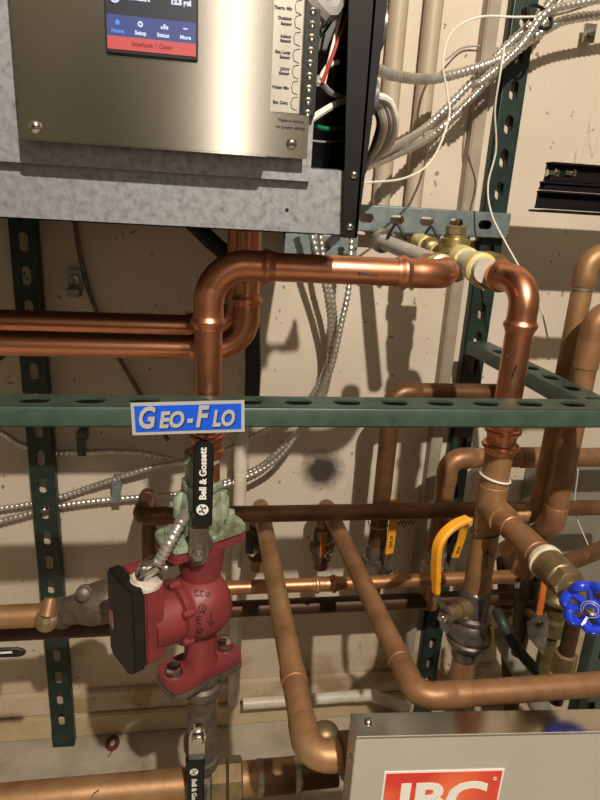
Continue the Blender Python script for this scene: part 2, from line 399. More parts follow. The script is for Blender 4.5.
# front strut
p = at(35, 402, .575); fz = at(100, 407, .555).z; X0 = at(-60, 402, .575).x; FSX1 = at(650, 402, .575).x
fs = strut('strut_channel', 'green horizontal slotted strut crossing the front with a blue sticker', (X0, .5755, fz), (1, 0, 0), FSX1-X0, (0, 0, 1), GREEN, first=p.x-X0-.0508*3, sw=.019)
FSY = .5755-.02065
# depth strut on the right
a = at(467, 347, .96)
strut('strut_channel', 'green slotted strut running back from the front strut to the wall strut', (a.x+.02, .60, a.z+.01), (0, 1, 0), .36, (0, 0, 1), GREEN, first=.03, sw=.019)
# lower right vertical strut
a = at(597, 650, .62)
strut('strut_channel', 'green vertical strut at the bottom right below the blue wheel', (a.x+.012, .62, FZ), (0, 0, 1), at(600, 622, .62).z-FZ, (0, -1, 0), GREEN, first=.03)
# shaded brace at left under the twin copper pipes
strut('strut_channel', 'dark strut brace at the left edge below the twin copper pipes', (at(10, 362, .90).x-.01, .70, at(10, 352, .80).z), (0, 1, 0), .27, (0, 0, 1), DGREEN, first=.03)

# sticker on the front strut
sy = FSY-.0006; A = at(131, 402+1, sy); B = at(245, 402, sy); hh = (at(188, 401, sy).z-at(188, 433, sy).z)
cx, cz = (A.x+B.x)/2, at(188, 417.5, sy).z; wd = B.x-A.x
tilt = .035; u = V((math.cos(tilt), 0, math.sin(tilt))); v = V((-math.sin(tilt), 0, math.cos(tilt)))
st = MB().obox((cx, sy, cz), u, v, (0, 1, 0), wd, hh, .0008).build('sticker', STSILV, fs); st['label'] = 'blue GEO-FLO sticker with a silver border'
MB().obox((cx, sy-.0006, cz), u, v, (0, 1, 0), wd*.94, hh*.80, .0006).build('blue_field', STBLUE, st)
def geo(off, m, dy):
    o = V((cx, sy-dy, cz))+off; sz = hh*.92; x = -wd*.435
    for s_, k, wch in (('G', 1.0, .15), ('EO', .74, .225), ('-', .9, .055), ('F', 1.0, .125), ('LO', .74, .205)):
        t = text(s_, sz*k, (0, 0, 0), (1, 0, 0), (0, 0, 1), m, 'lettering', None, bold=.0009, shear=.22)
        xs_ = [q.co.x for q in t.data.vertices]; a_, b_ = min(xs_), max(xs_); f_ = wd*wch/(b_-a_)
        zs_ = [q.co.z for q in t.data.vertices]; zmin = min(zs_)
        for q in t.data.vertices:
            px_ = x+(q.co.x-a_)*f_; pz_ = q.co.z-zmin-hh*.30 if s_ != '-' else q.co.z-hh*.02
            q.co = o+u*px_+v*pz_+V((0, q.co.y, 0))-wloc(st)
        t.parent = st; x += wd*(wch+.022)
geo(u*.0010-v*.0010, STNAVY, .0012); geo(V((0, 0, 0)), STSILV, .0016)

# ================================================================= BOILER CABINET
zb = at(345, 236, .53).z
bo = thing('boiler', 'wall hung boiler cabinet with stainless door, touchscreen and galvanized lower apron', 'boiler', (-.15, .75, zb))
XR = at(348, 236, .53).x
MB().box((-.55, .62, zb+.004), (XR-.004, 1.0, 1.75)).build('cabinet_body', DARKIN, bo)
ap = MB().box((-.55, .53, zb), (XR-.003, .5315, at(345, 171, .53).z)); ap.box((-.55, .53, zb), (XR-.003, .62, zb+.0015))
ap.build('apron', APRON, bo, bevel=.0004)
xs = at(270, 156, .505).x
MB().box((-.55, .5225, at(20, 146, .525).z-.012), (at(310, 160, .53).x, .53, 1.75)).build('upper_panel', APRON, bo)
MB().lathe((at(287, 210, .5298).x, .5296, at(287, 210, .5298).z), (0, 1, 0), [(0, .0016), (.0003, .0016)], 12).build('screw_hole', BLACK, bo)
# door
dz = at(20, 139, .500).z; dx0 = at(17, 100, .500).x; dx1 = at(269, 150, .500).x
dr = MB().box((dx0, .500, dz), (dx1, .522, 1.70)).build('door', STEEL, bo, bevel=.0012); dr['label'] = 'brushed stainless front door'
def phil(c, r, par, n=(0, -1, 0), name='screw'):
    n = V(n); mb = MB().lathe(c, n, [(0, r), (r*.3, r), (r*.6, r*.75), (r*.75, r*.4)], 20)
    o = mb.build(name, CHROME, par); u_, v_, _ = frame(n)
    m2 = MB().obox(V(c)+n*r*.74, u_, v_, n, r*.9, r*.18, r*.1); m2.obox(V(c)+n*r*.74, v_, u_, n, r*.9, r*.18, r*.1); m2.build('drive_recess', INK, o)
    return o
phil(at(35, 127, .500), .0045, dr)
# screen
sc = lambda x, y, e=0: at(x, y, .4985-e)
x0, x1, z0 = sc(108, 50).x, sc(196, 50).x, sc(110, 49).z; tl = -.0
ux = V((1, 0, 0)); uz = V((0, 0, 1)); SW = x1-x0
b_ = MB().obox(((x0+x1)/2, .4985, z0+.07), ux, uz, (0, 1, 0), SW+.003, .146, .003).build('touchscreen', BLACK, dr, bevel=.0008); b_['label'] = 'small colour touchscreen'
SD = emit('screen_dark', (52, 54, 72), .55); SB = emit('screen_blue', (70, 86, 150), .8); SR = emit('screen_red', (232, 92, 88), .85); SWt = emit('screen_white', (225, 232, 250), 1.0); SLB = emit('screen_light_blue', (90, 150, 240), 1.0); SRD = emit('screen_maroon', (150, 44, 50), .8)
zr = z0+.0082; zbm = z0+.0215
MB().box((x0, .4966, z0), (x1, .497, zr)).build('alert_bar', SR, b_)
MB().box((x0, .4966, zr), (x1, .497, zbm)).build('menu_bar', SB, b_)
MB().box((x0, .4966, zbm), (x1, .497, z0+.142)).build('main_display', SD, b_)
TY = .4963
text('Interlock 1 Open', .0040, ((x0+x1)/2, TY, (z0+zr)/2), ux, uz, SRD, 'lettering', b_, 'CENTER', bold=.00012)
for i, (s_, m_) in enumerate((('Home', SLB), ('Setup', SWt), ('Status', SWt), ('More', SWt))):
    xx = x0+SW*(.12+.253*i); zz = zr+.0032; text(s_, .0035, (xx, TY, zz), ux, uz, m_, 'lettering', b_, 'CENTER', bold=.00012)
    ic = MB(); zi = zr+.0088; c = V((xx, TY, zi)); r_ = .0016
    if i == 0: ic.prism([c+V((-r_*.8, 0, -r_)), c+V((r_*.8, 0, -r_)), c+V((r_*.8, 0, 0)), c+V((r_*1.2, 0, 0)), c+V((0, 0, r_*1.2)), c+V((-r_*1.2, 0, 0)), c+V((-r_*.8, 0, 0))], (0, .0003, 0))
    elif i == 1: ic.tube([c+V((math.cos(t)*r_*.85, 0, math.sin(t)*r_*.85)) for t in [k*math.pi/6 for k in range(12)]], .0006, 6, closed=True)
    elif i == 2:
        for k, h in enumerate((.5, 1.0, .7)): ic.box((xx-r_+k*.0019, TY, zi-r_), (xx-r_+k*.0019+.0014, TY+.0003, zi-r_+r_*1.9*h))
    else:
        ic.box((xx-r_, TY, zi-.0004), (xx+r_, TY+.0003, zi+.0004))
    ic.build('menu_icon', m_, b_)
text('12.5 psi', .0046, (x1-.0035, TY, sc(180, 3.5).z), ux, uz, SWt, 'lettering', b_, 'RIGHT', bold=.00035)
text('Sec. Pressure', .0036, (x0+SW*.20, TY, sc(140, 0).z), ux, uz, SWt, 'lettering', b_, 'LEFT', bold=.00015, sx=.9)
g = sc(115, -2); g.y = TY
MB().tube([g+V((math.cos(t)*.0028, 0, math.sin(t)*.0028)) for t in [k*math.pi/10 for k in range(20)]], .0007, 6, closed=True).build('gauge_icon', SWt, b_)
# terminal label strip
L0 = at(274, 60, .510).x; L1 = at(305, 60, .510).x; lz = at(290, 158, .510).z
tp = MB().box((L0-.006, .510, lz), (at(308, 140, .51).x, .5115, at(290, 114, .51).z)).box((L0-.006, .510, at(290, 114, .51).z), (L1-.002, .5115, 1.70)).build('terminal_plate', STEEL, bo, bevel=.0004)
lb = MB().box((L0-.002, .5094, at(290, 113, .51).z), (L1-.003, .5099, 1.70)).build('terminal_label', LABEL, tp)
rowz = [at(303, y, .509).z for y in (23, 31, 39, 48, 56, 64, 72, 80, 88, 96, 104, 112)]
for s_, y in (('Therm. Min', 9), ('Outdoor', 19), ('Sensor', 24.5), ('Indoor', 37), ('Sensor', 41.5), ('Sec. Loop', 53), ('Sensor', 58), ('DHW', 70), ('Sensor', 74), ('Water Min', 88.5), ('Ext. Cont.', 103.5)):
    c = at(292, y, .5092); text(s_, .0029, (L1-.0115, .5091, c.z), ux, uz, INK, 'lettering', lb, 'RIGHT', bold=.00012, ext=.0001)
for y in (7, 22, 39, 56, 72, 88, 104):
    z_ = at(300, y, .509).z; cxx = L1-.0095
    MB().strap([(cxx+.005, .5092, z_+.0048), (cxx+.001, .5092, z_+.0036), (cxx, .5092, z_), (cxx+.001, .5092, z_-.0036), (cxx+.005, .5092, z_-.0048)], (0, 1, 0), .0003, .0005).build('bracket_mark', INK, lb)
c = at(291, 121, .5096)
text('*Refer to manual', .0030, (c.x, .5096, c.z), ux, uz, INK, 'lettering', lb, 'CENTER', bold=.0001, ext=.0001)
text('for jumper settings', .0030, (c.x, .5096, c.z-.0048), ux, uz, INK, 'lettering', lb, 'CENTER', bold=.0001, ext=.0001)
phil(at(291.5, 144, .5098), .0042, tp)
# terminal block
T0 = at(303, 60, .515).x; T1 = at(318, 60, .515).x
tb = MB().box((T0, .515, at(308, 116, .515).z), (T1, .545, 1.70)).build('terminal_block', BLACK, bo, bevel=.0006)
for k in range(22):
    z_ = rowz[-1]+.0088*k
    MB().lathe(((T0+T1)/2, .5152, z_), (0, -1, 0), [(0, .0028), (.0006, .0028), (.001, .0018), (.0004, .001), (.0003, .0001)], 14).build('terminal_screw', CHROME, tb)
# compartment inner floor, ribs
MB().box((at(306, 168, .54).x, .535, at(330, 168, .54).z-.004), (XR-.004, .62, at(330, 168, .54).z-.001)).build('compartment_shelf', DARKIN, bo)
# black right flange and side panel
FY = .522
fl = MB().prism([at(351, -80, FY), at(398, -80, FY), at(357, 238, FY), at(343, 238, FY)], (0, .002, 0))
fl.box((XR+.004, FY, zb-.001), (XR+.006, 1.0, 1.75))
fl.build('side_panel', BLACKM, bo)
for (x, y) in ((354, 175), (350, 227)): phil(at(x, y, FY-.0004), .0032, bo)
# control wiring inside
def inw(pts, r, m_, nm='wire'): return wire([at(x, y, Y) for x, y, Y in pts], r, m_, nm, parent=bo)
inw([(372, -40, .56), (352, 5, .55), (330, 62, .54), (322, 84, .525)], .0016, WIRER)
inw([(360, -40, .58), (345, 0, .56), (333, 45, .55), (324, 84, .53)], .0014, WIREW)
inw([(345, -30, .57), (338, 8, .56), (322, 35, .54), (316, 38, .525)], .0012, WIREGN)
inw([(340, -30, .58), (328, 20, .55), (318, 30, .53)], .0012, WIREG)
inw([(318, 78, .53), (330, 92, .55), (344, 98, .58), (356, 100, .60)], .0024, WIREG)
inw([(309, 121, .53), (322, 112, .545), (340, 102, .57), (356, 97, .60)], .003, WIREW)
inw([(318, 84, .53), (328, 66, .55), (338, 62, .56)], .0022, WIREW)
inw([(308, 118, .54), (318, 127, .55), (332, 129, .57), (348, 126, .6)], .002, WIREGN)
inw([(306, 140, .55), (325, 142, .57), (345, 140, .6)], .001, WIREG)
inw([(300, -20, .52), (318, 5, .52), (330, 12, .53), (345, -20, .55)], .007, WIREG, 'wire_sheath')
# side fittings
XS = XR+.006
c = V((at(374, 28, .56).x, .56, at(374, 28, .56).z))
def locknut(c, r, L, m_, nm):
    return MB().lathe(c, (1, 0, 0), [(0, r*.8), (L*.25, r*.8), (L*.26, r), (L*.5, r), (L*.52, r*.9), (L*.95, r*.9), (L, r*.84), (L, r*.6), (L*.3, r*.55)], 24).build(nm, m_, bo)
locknut(c+V((-.006, 0, 0)), .021, .013, DIRON, 'conduit_locknut')
c = V((at(360, 97, .57).x, .57, at(367, 97, .57).z)); locknut(c, .016, .014, mat('grey_bushing', (96, 98, 106), rough=.4), 'cable_bushing')
for k, (m_, rr, dxx) in enumerate(((WIREW, .0033, 6), (WIREG, .0033, 0), (WIREW, .003, -4), (WIREG, .0036, -8), (BLACK, .0026, -11))):
    wire([at(374, 95+k*2, .575), at(383+dxx, 101, .585), at(390+dxx, 122, .60), at(385+dxx, 143, .625), at(374+dxx*.5, 157, .66), at(362, 168+k*2, .70)], rr, m_, 'wire', parent=bo)

# ================================================================= WALL PIPES (white)
def pvc(name, label, P, r, m, **k): return run(name, label, 'pipe', P, r, m, 'solder', **k)
a = at(394, 60, 1.0155); b = at(428, 60, 1.0155)
for q, nm in ((a, 'pale vertical pipe on the wall nearest the boiler cabinet'), (b, 'pale vertical pipe on the wall beside the grey board strip')):
    tag(MB().tube([(q.x, 1.0155, zl+.3 if False else at(400, 235, 1.0155).z), (q.x, 1.0155, 2.5)], .0145, 20).build('wall_pipe', mat('pale_wall_pipe', (182, 168, 148), (168, 152, 130), 0, .5, 8)), nm, 'pipe')
# grey-white pipe leaning toward the room, held with a clamp
g1 = run('plastic_pipe', 'grey-white plastic pipe coming off the wall clamp toward the brass fittings', 'pipe', [at(384, 242, .93), at(449, 268, .72)], .0115, PVCG)
MB().lathe(at(381, 240, .94), (at(449, 268, .72)-at(384, 242, .93)), [(0, .017), (.003, .019), (.009, .019), (.012, .0155)]).build('collar', ZINC, g1)
for (x, y, Y) in ((394, 240, .91), (428, 243, .91)):
    c = at(x, y, Y); tag(MB().tube(spline([c+V((-.008, 0, -.016)), c+V((-.013, -.012, .004)), c+V((0, -.006, .024)), c+V((.013, -.012, .004)), c+V((.02, 0, .004))], .003), .0022, 8).build('cable_tie', BLACK), 'black tie loop hanging on the galvanized strut, %s' % ('on the left over the grey-white pipe' if x < 400 else 'on the right next to the brass valve'), 'cable tie')
# second pale fitting beside tie
tag(MB().lathe(at(417, 240, .93), at(440, 252, .82)-at(417, 240, .93), [(0, .010), (.02, .010), (.021, .013), (.05, .013), (.052, .010), (.1, .010)]).build('pipe_fitting', CREAM), 'short cream fitting between the grey-white pipe and the brass valve', 'fitting')
# brass mixing valve with cream unions
bv = thing('mixing_valve', 'brass thermostatic valve with ribbed cap and cream unions under galvanized strut', 'valve', at(452, 262, .80))
zt = at(452, 232, .80); zu = at(452, 262, .80); zt.x = zu.x
MB().lathe((zu.x, .80, zu.z-.026), (0, 0, 1), [(0, .012), (.004, .019), (.018, .020), (.024, .019), (.026, .022), (.036, .022), (.038, .0195), (.046, .0195), (.048, .0215), (.056, .0215), (.058, .016), (.062, .016)]).build('body', BRASS, bv)
MB().hexn((zu.x, .80, zu.z+.036), (0, 0, 1), .012, .014).build('cap_nut', BRASS, bv)
e1 = at(497, 277, .66); s1 = at(452, 254, .80); d = (e1-s1).normalized(); Lq = (e1-s1).length
MB().lathe(s1, d, [(0, .013), (Lq*.2, .016), (Lq*.22, .018), (Lq*.36, .018), (Lq*.37, .0135)]).build('inlet', CREAM, bv)
MB().lathe(s1+d*Lq*.36, d, [(0, .0145), (Lq*.42, .0145)]).build('spacer', PVCG, bv)
MB().lathe(s1+d*Lq*.54, d, [(0, .014), (.004, .0185), (.012, .0195), (Lq*.15, .0195), (Lq*.17, .016)]).build('union_nut', CREAM, bv)
MB().lathe(at(424, 246, .85), (1, 0, 0), [(0, .009), (.006, .013), (.016, .013), (.017, .010), (.05, .010)]).build('side_port', BRASS, bv)

# ================================================================= COPPER: new press-fit lines
r1 = .0143; RC = .038
a = down(208, 370, .612, 445); X = a.x
zT = at(250, 266, .612).z; b = V((X, .612, zT)); c = at(455, 277, .612)
c = V((c.x, .612, zT))
rb = run('copper_pipe', 'shiny new copper pipe rising above the pump and turning right under the cabinet', 'pipe',
    [V((X, .612, at(206, 480, .612).z)), b, c, V((c.x, .70, zT+.002))], r1, NEWCU, 'press', RC)
for (x, y) in ((205, 440),):
    o = down(208, 370, .612, y); MB().lathe(o-V((0, 0, .020)), (0, 0, 1), [(0, r1), (.001, r1*1.1)]+bead(.008, r1*1.1)+[(.016, r1*1.05)]+bead(.024, r1*1.1)+[(.031, r1*1.1), (.032, r1)]).build('coupling', NEWCU, rb)
def adapter(par, o, d, r, m_=BRASS):
    MB().lathe(o, d, [(0, r*1.05), (.002, r*1.3), (.006, r*1.34), (.0065, r*1.15), (.0085, r*1.15), (.009, r*1.32), (.0125, r*1.32), (.013, r*1.15), (.015, r*1.15), (.0155, r*1.3), (.022, r*1.3), (.023, r*1.0)]).build('threaded_adapter', m_, par)
adapter(rb, V((c.x, .645, zT)), (0, 1, 0), r1)
def pen(par, pts, Y, name='marker_stroke', r=.0006):
    MB().tube([at(x, y, Y) for x, y in pts], r, 6).build(name, INK, par)
pen(rb, [(368, 274), (358, 272), (360, 276)], .5975); pen(rb, [(358, 273.5), (378, 276)], .5975)
# twin pipes from the cabinet to the left
XA = at(247, 300, .70).x
zA1 = at(100, 345, .70).z
run('copper_pipe', 'front one of the twin new copper pipes entering the cabinet bottom, lower at left', 'pipe',
    [V((XA, .70, zb+.03)), V((XA, .70, zA1)), V((-.56, .70, zA1))], r1*1.0, NEWCU, 'press', RC)
XA2 = at(238, 300, .765).x; zA2 = at(100, 324, .765).z
run('copper_pipe', 'rear one of the twin new copper pipes, higher at left behind the other', 'pipe',
    [V((XA2, .765, zb+.03)), V((XA2, .765, zA2)), V((-.62, .765, zA2))], r1*1.02, NEWCU, 'press', RC)
# right riser from brass adapter
r2 = .0168; YR = .635; p = at(513, 370, YR); XC = p.x
zC = at(512, 282, YR).z
rc = run('copper_pipe', 'thick copper riser on the right from the brass union down to the big ball valve', 'pipe',
    [at(492, 274, .70), V((XC, YR, zC)), V((XC, YR, at(503, 440, YR).z))], r2*.93, NEWCU, 'press', .030)
d = (V((XC, YR, zC))-at(492, 274, .70)).normalized(); adapter(rc, at(483, 269.5, .728), d, r2*1.05)
zv1 = at(480, 588, YR).z
MB().tube([(XC, YR, at(503, 442, YR).z), (XC, YR, zv1)], r2, 24).build('pipe_section', OLDCU, rc)
o = V((XC, YR, at(503, 436, YR).z)); MB().lathe(o-V((0, 0, .022)), (0, 0, 1), [(0, r2), (.001, r2*1.1)]+bead(.010, r2*1.1)+[(.018, r2*1.05), (.020, r2*1.05)]+bead(.030, r2*1.1)+[(.039, r2*1.1), (.040, r2)]).build('coupling', NEWCU, rc)
pen(rc, [(506, 357), (517, 350)], YR-r2-.0002); pen(rc, [(512, 378), (517, 365)], YR-r2-.0002)
pen(rc, [(486, 569), (488, 551)], YR-r2-.0004); pen(rc, [(482, 557), (488, 551), (494, 558)], YR-r2-.0004)
# branch toward the viewer
zbr = at(491, 506, YR).z
j0 = V((XC, YR, zbr)); j1 = atz(572, 588, zbr)
MB().tube([j0+(0*ux), j0+V((0, -.035, 0))], r2*1.08, 22).build('tee_branch', OLDCU, rc)
MB().lathe(j0+V((0, 0, -.03)), (0, 0, 1), [(0, r2), (.001, r2*1.07), (.059, r2*1.07), (.06, r2)]).build('tee', OLDCU, rc)
dj = (j1-j0).normalized(); Lj = (j1-j0).length
br = run('copper_pipe', 'copper branch pipe from the right riser to the blue wheel valve', 'pipe', [j0+dj*.03, j0+dj*Lj*.72], .0143, OLDCU2, couplings=((0, .12, .03, 'plain'), (0, .68, .035, 'plain')))
MB().tube([j0+dj*Lj*.55, j0+dj*Lj*.55+V((-.004, 0, -.035))], .0125, 18).build('drain_stub', OLDCU2, br)
# blue wheel valve
wv = thing('gate_valve', 'brass gate valve with bright blue hand wheel at the right edge', 'valve', j0+dj*Lj*.72)
MB().lathe(j0+dj*Lj*.70, dj, [(0, .0155), (.001, .0185), (.006, .019), (.0075, .016)]).build('thread_tape', TAPE, wv)
MB().lathe(j0+dj*Lj*.735, dj, [(0, .015), (.004, .0175), (.03, .0175), (.034, .013)]).build('body', DULLBR, wv)
MB().hexn(j0+dj*(Lj*.735+.030), dj, .014, .0175).build('bonnet_nut', DULLBR, wv)
wc = atz(591, 607, zbr-.002)-V((0, 0, 0)); nd = (wc-j0).normalized()
MB().tube([j0+dj*(Lj*.735+.03), wc], .007, 14).build('stem', BRASS, wv)
uu, vv, nn = frame((CAM+V((.05, .0, -.35))-wc)); rw = .0220
rim = [wc+(uu*math.cos(t)+vv*math.sin(t))*(rw*(1+.07*math.cos(7*t)))+nn*.002*math.cos(7*t) for t in [2*math.pi*k/84 for k in range(84)]]
wh = MB().tube(rim, .0050, 12, closed=True)
wh.lathe(wc-nn*.006, nn, [(0, .006), (.004, .0085), (.008, .0095), (.0095, .0092), (.010, .007)])
for k in range(7):
    t = 2*math.pi*(k+.5)/7; dd = uu*math.cos(t)+vv*math.sin(t); wh.tube([wc+dd*.006, wc+dd*rw*.95], .0036, 8)
wh = wh.build('hand_wheel', BLUE, wv)
MB().hexn(wc+nn*.004, nn, .005, .0045).build('wheel_nut', CHROME, wh)
for rr in (.0065, .0088): MB().tube([wc+nn*.0043+(uu*math.cos(t)+vv*math.sin(t))*rr for t in [2*math.pi*k/24 for k in range(24)]], .00035, 5, closed=True).build('wheel_marking', STSILV, wh)
# big ball valve on the riser
zbot = at(468, 648, YR).z; H = zv1-zbot
v1 = thing('ball_valve', 'large grey ball valve with yellow lever on the right copper riser', 'valve', (XC, YR, zbot))
MB().lathe((XC, YR, zbot-.012), (0, 0, 1), [(0, r2), (.001, r2*1.15), (.016, r2*1.18), (.017, r2*1.35), (.024, r2*1.5), (.026, r2*1.76), (.031, r2*1.80), (.033, r2*1.64), (.037, r2*1.64), (.039, r2*1.80), (.052, r2*1.7), (.060, r2*1.36), (.063, r2*1.48), (.068, r2*1.48), (.071, r2*1.22), (H+.008, r2*1.18), (H+.010, r2*1.12), (H+.012, r2*1.0)], 32).build('body', DIRON, v1)
bc = V((XC, YR, at(470, 603, YR).z)); sd = V((-.90, -.43, 0)).normalized()
MB().lathe(bc+sd*r2*1.3, sd, [(-.008, .0135), (.010, .0135), (.011, .010), (.034, .010)]).build('stem_boss', DULLBR, v1)
MB().hexn(bc+sd*(r2*1.3+.010), sd, .006, .0085).build('packing_nut', BRASS, v1)
pl = bc+sd*(r2*1.3+.032); tu = V((0, 0, 1))
lv = MB(); side = sd.cross(tu)
P = [pl-tu*.022, pl-tu*.010, pl, pl+tu*.007, at(437, 597, pl.y), at(436, 585, pl.y)]
lv.strap(P, side, [.012, .018, .022, .018, .010, .008], .003); lvo = lv.build('lever', ZINC, v1)
MB().hexn(pl+sd*.001, sd, .006, .0075).lathe(pl+sd*.006, sd, [(0, .0035), (.006, .0035)], 12).build('handle_nut', CHROME, lvo)
# yellow grip path through the photo points
d0 = pl.y
g = [pl+tu*.018+sd*.001]
gp = [at(436, 585, pl.y), at(436, 563, pl.y), at(438, 545, pl.y), at(445, 533, pl.y+.003), at(456, 524, pl.y+.008), at(468, 519, pl.y+.012)]
MB().strap(resample(spline([at(436, 592, pl.y)]+gp, .003), .003), side, [.011]*6+[.0135]*200, [.008]*200).build('grip', YELLOW, v1)
MB().tube([gp[-1], gp[-1]+V((.006, .002, .001))], .0012, 6).build('lever_tip', ZINC, v1)
lock = [at(461, 640, YR-.02), at(462, 625, YR-.03)]
MB().strap([at(492, 628, YR-.02), at(492, 640, YR-.02), at(489, 650, YR-.02)], ux, .005, .004).build('lock_tab', YELLOW, v1)
MB().tube([(XC, YR, at(462, 720, YR).z), (XC, YR, zbot)], r2, 24).build('pipe_section', OLDCU, rc)
# loose wire ring + cable tie on riser
zt_ = at(490, 477, YR).z
ct = MB().tube([V((XC+math.cos(t)*r2*1.1, YR+math.sin(t)*r2*1.1, zt_+.0035*math.cos(t)*-1)) for t in [2*math.pi*k/32 for k in range(32)]], .0015, 6, closed=True)
tag(ct.build('cable_tie', WIREW), 'white tie wrapped round the right riser just under the front strut', 'cable tie')
ct = MB().tube([V((XC+math.cos(t)*r2*1.12, YR+math.sin(t)*r2*1.12, at(487, 530, YR).z+.004*math.cos(t))) for t in [2*math.pi*k/32 for k in range(32)]], .0008, 6, closed=True)
tag(ct.build('wire_loop', DEEPCU), 'thin brown wire looped round the right riser above the arrow mark', 'wire')
tag(MB().lathe(at(475, 476, .70), (0, -1, 0), [(0, .012), (.004, .014), (.010, .013), (.013, .006), (.013, .001)]).build('pipe_plug', PVC), 'round white plug just left of the right riser under the strut', 'plug')

# ================================================================= AGED WALL PIPING
ro = .0111; YH = .815
zH1 = at(300, 514, YH).z
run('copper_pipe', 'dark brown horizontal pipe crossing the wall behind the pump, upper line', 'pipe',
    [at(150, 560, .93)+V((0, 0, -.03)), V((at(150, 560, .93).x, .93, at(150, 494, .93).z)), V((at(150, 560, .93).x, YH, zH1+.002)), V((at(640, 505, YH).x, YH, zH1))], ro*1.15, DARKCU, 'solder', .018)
zH2 = at(400, 581, .82).z
run('copper_pipe', 'light copper horizontal pipe with a press coupling left of centre, lower line', 'pipe',
    [V((at(205, 584, .82).x, .82, zH2)), V((at(548, 577, .82).x, .82, zH2))], ro*1.02, mat('light_copper', (196, 146, 106), (166, 114, 80), .7, .38, 26, bump=.1), 'solder',
    couplings=((0, (318-205)/343, .044, 'press'),))
zH3 = at(300, 606, .88).z
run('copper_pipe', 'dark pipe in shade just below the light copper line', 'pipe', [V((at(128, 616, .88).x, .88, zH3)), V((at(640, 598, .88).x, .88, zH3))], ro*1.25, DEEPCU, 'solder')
# D and E pipes coming toward the viewer
rD = .0133
zD = at(258, 503, .93).z; xD = at(260, 505, .93).x
D1 = atz(309, 758, zD)
run('copper_pipe', 'aged copper pipe coming forward, left of the pair, ending in an elbow near the floor', 'pipe',
    [V((xD, .93, zD-.13)), V((xD, .93, zD)), D1, V((D1.x+.11, D1.y, zD-.0))], rD, OLDCU, 'solder', .022, couplings=((1, .80, .02, 'plain'),))
zE = at(325, 503, .93).z; xE = at(325, 505, .93).x
E1 = atz(417, 697, zE)
run('copper_pipe', 'aged copper pipe coming forward, right of the pair, turning along the stainless box', 'pipe',
    [V((xE, .93, zE-.13)), V((xE, .93, zE)), E1, V((at(660, 680, E1.y).x, E1.y, zE))], rD*1.0, OLDCU2, 'solder', .022, couplings=((1, .86, .02, 'plain'), (2, .17, .018, 'plain')))
# verticals G and K
def small_valve(label, c, r, hd, hm, lever, tipY=None, bm_=DIRON, writing=None, axis=(0, 0, 1), lw=.012):
    """c centre; lever: list of world points of the grip"""
    t = thing('ball_valve', label, 'valve', c-V((0, 0, .03)))
    MB().lathe(c-V(axis)*.032, axis, [(0, r*1.05), (.001, r*1.25), (.016, r*1.25), (.018, r*1.55), (.030, r*1.65), (.040, r*1.55), (.042, r*1.25), (.063, r*1.25), (.064, r)]).build('body', bm_, t)
    f = V(hd).normalized(); MB().lathe(c+f*r*1.3, f, [(0, .009), (.010, .009), (.011, .006), (.018, .006)]).build('stem', DULLBR, t)
    MB().hexn(c+f*(r*1.3+.018), f, .006, .0075).build('handle_nut', CHROME, t)
    lp = c+f*(r*1.3+.016); up = (lever[0]-lp)
    MB().strap([lp-up.normalized()*.008, lp, lp+up*.5, lever[0]], f.cross(up), [lw*1.2, lw*1.5, lw, lw*.8], .0025).build('lever', ZINC, t)
    gr = MB().strap(lever, f.cross(lever[-1]-lever[0]), lw, .005).build('grip', hm, t)
    if writing:
        d_ = (lever[-1]-lever[0]).normalized(); sd_ = f.cross(d_).normalized()
        text(writing, lw*.62, lever[0].lerp(lever[-1], .12)+f*.0032, d_, -sd_ if f.dot(d_.cross(-sd_)) > 0 else sd_, INK, 'lettering', gr, bold=.0001)
    return t
YG = .88; xg = at(388, 440, YG).x; zg = at(410, 392, YG).z
run('copper_pipe', 'brown copper vertical pipe with elbow at the front strut, centre right', 'pipe',
    [V((xg, YG, at(376, 605, YG).z)), V((xg, YG, zg)), V((at(500, 398, YG).x, YG, zg))], .0150, DARKCU, 'solder', .024)
cV = V((xg, YG-.002, at(378, 560, YG).z))
small_valve('ball valve with upright yellow lever below the centre right copper pipe', cV, .0145, (.35, -1, 0), YELLOW,
    [at(389, 553, YG-.045), at(393, 525, YG-.045), at(395, 500, YG-.045)], writing='SHUT', lw=.0155)
xk = at(446, 480, .88).x; zk = at(470, 458, .88).z
run('copper_pipe', 'tan copper pipe elbowed behind the right riser just below the front strut', 'pipe',
    [V((xk, .88, at(440, 605, .88).z)), V((xk, .88, zk)), V((at(655, 452, .88).x, .88, zk))], .0165, OLDCU2, 'solder', .026, couplings=((1, .4, .05, 'plain'),))
cV = V((xk, .878, at(446, 566, .88).z))
small_valve('ball valve with short yellow lever hidden behind the big yellow lever', cV, .015, (.3, -1, 0), YELLOW,
    [at(455, 557, .83), at(461, 540, .83), at(466, 520, .83)], bm_=mat('pale_valve', (176, 164, 148), (140, 126, 110), .6, .4, 60), writing='SUL', lw=.0145)
# valves under D and E roots
small_valve('dark valve under the left forward pipe behind the pump', V((xD, .93, zD-.075)), .014, (-.4, -1, 0), mat('black_grip', (30, 28, 28), rough=.5),
    [V((xD-.02, .885, zD-.07)), V((xD-.02, .885, zD-.03))], bm_=DEEPCU, lw=.012)
small_valve('dark valve with rusty orange lever under the right forward pipe', V((xE, .93, zE-.080)), .014, (.1, -1, 0), ORANGE,
    [at(322, 556, .885), at(323, 545, .885), at(324, 532, .885)], bm_=DIRON, lw=.010)
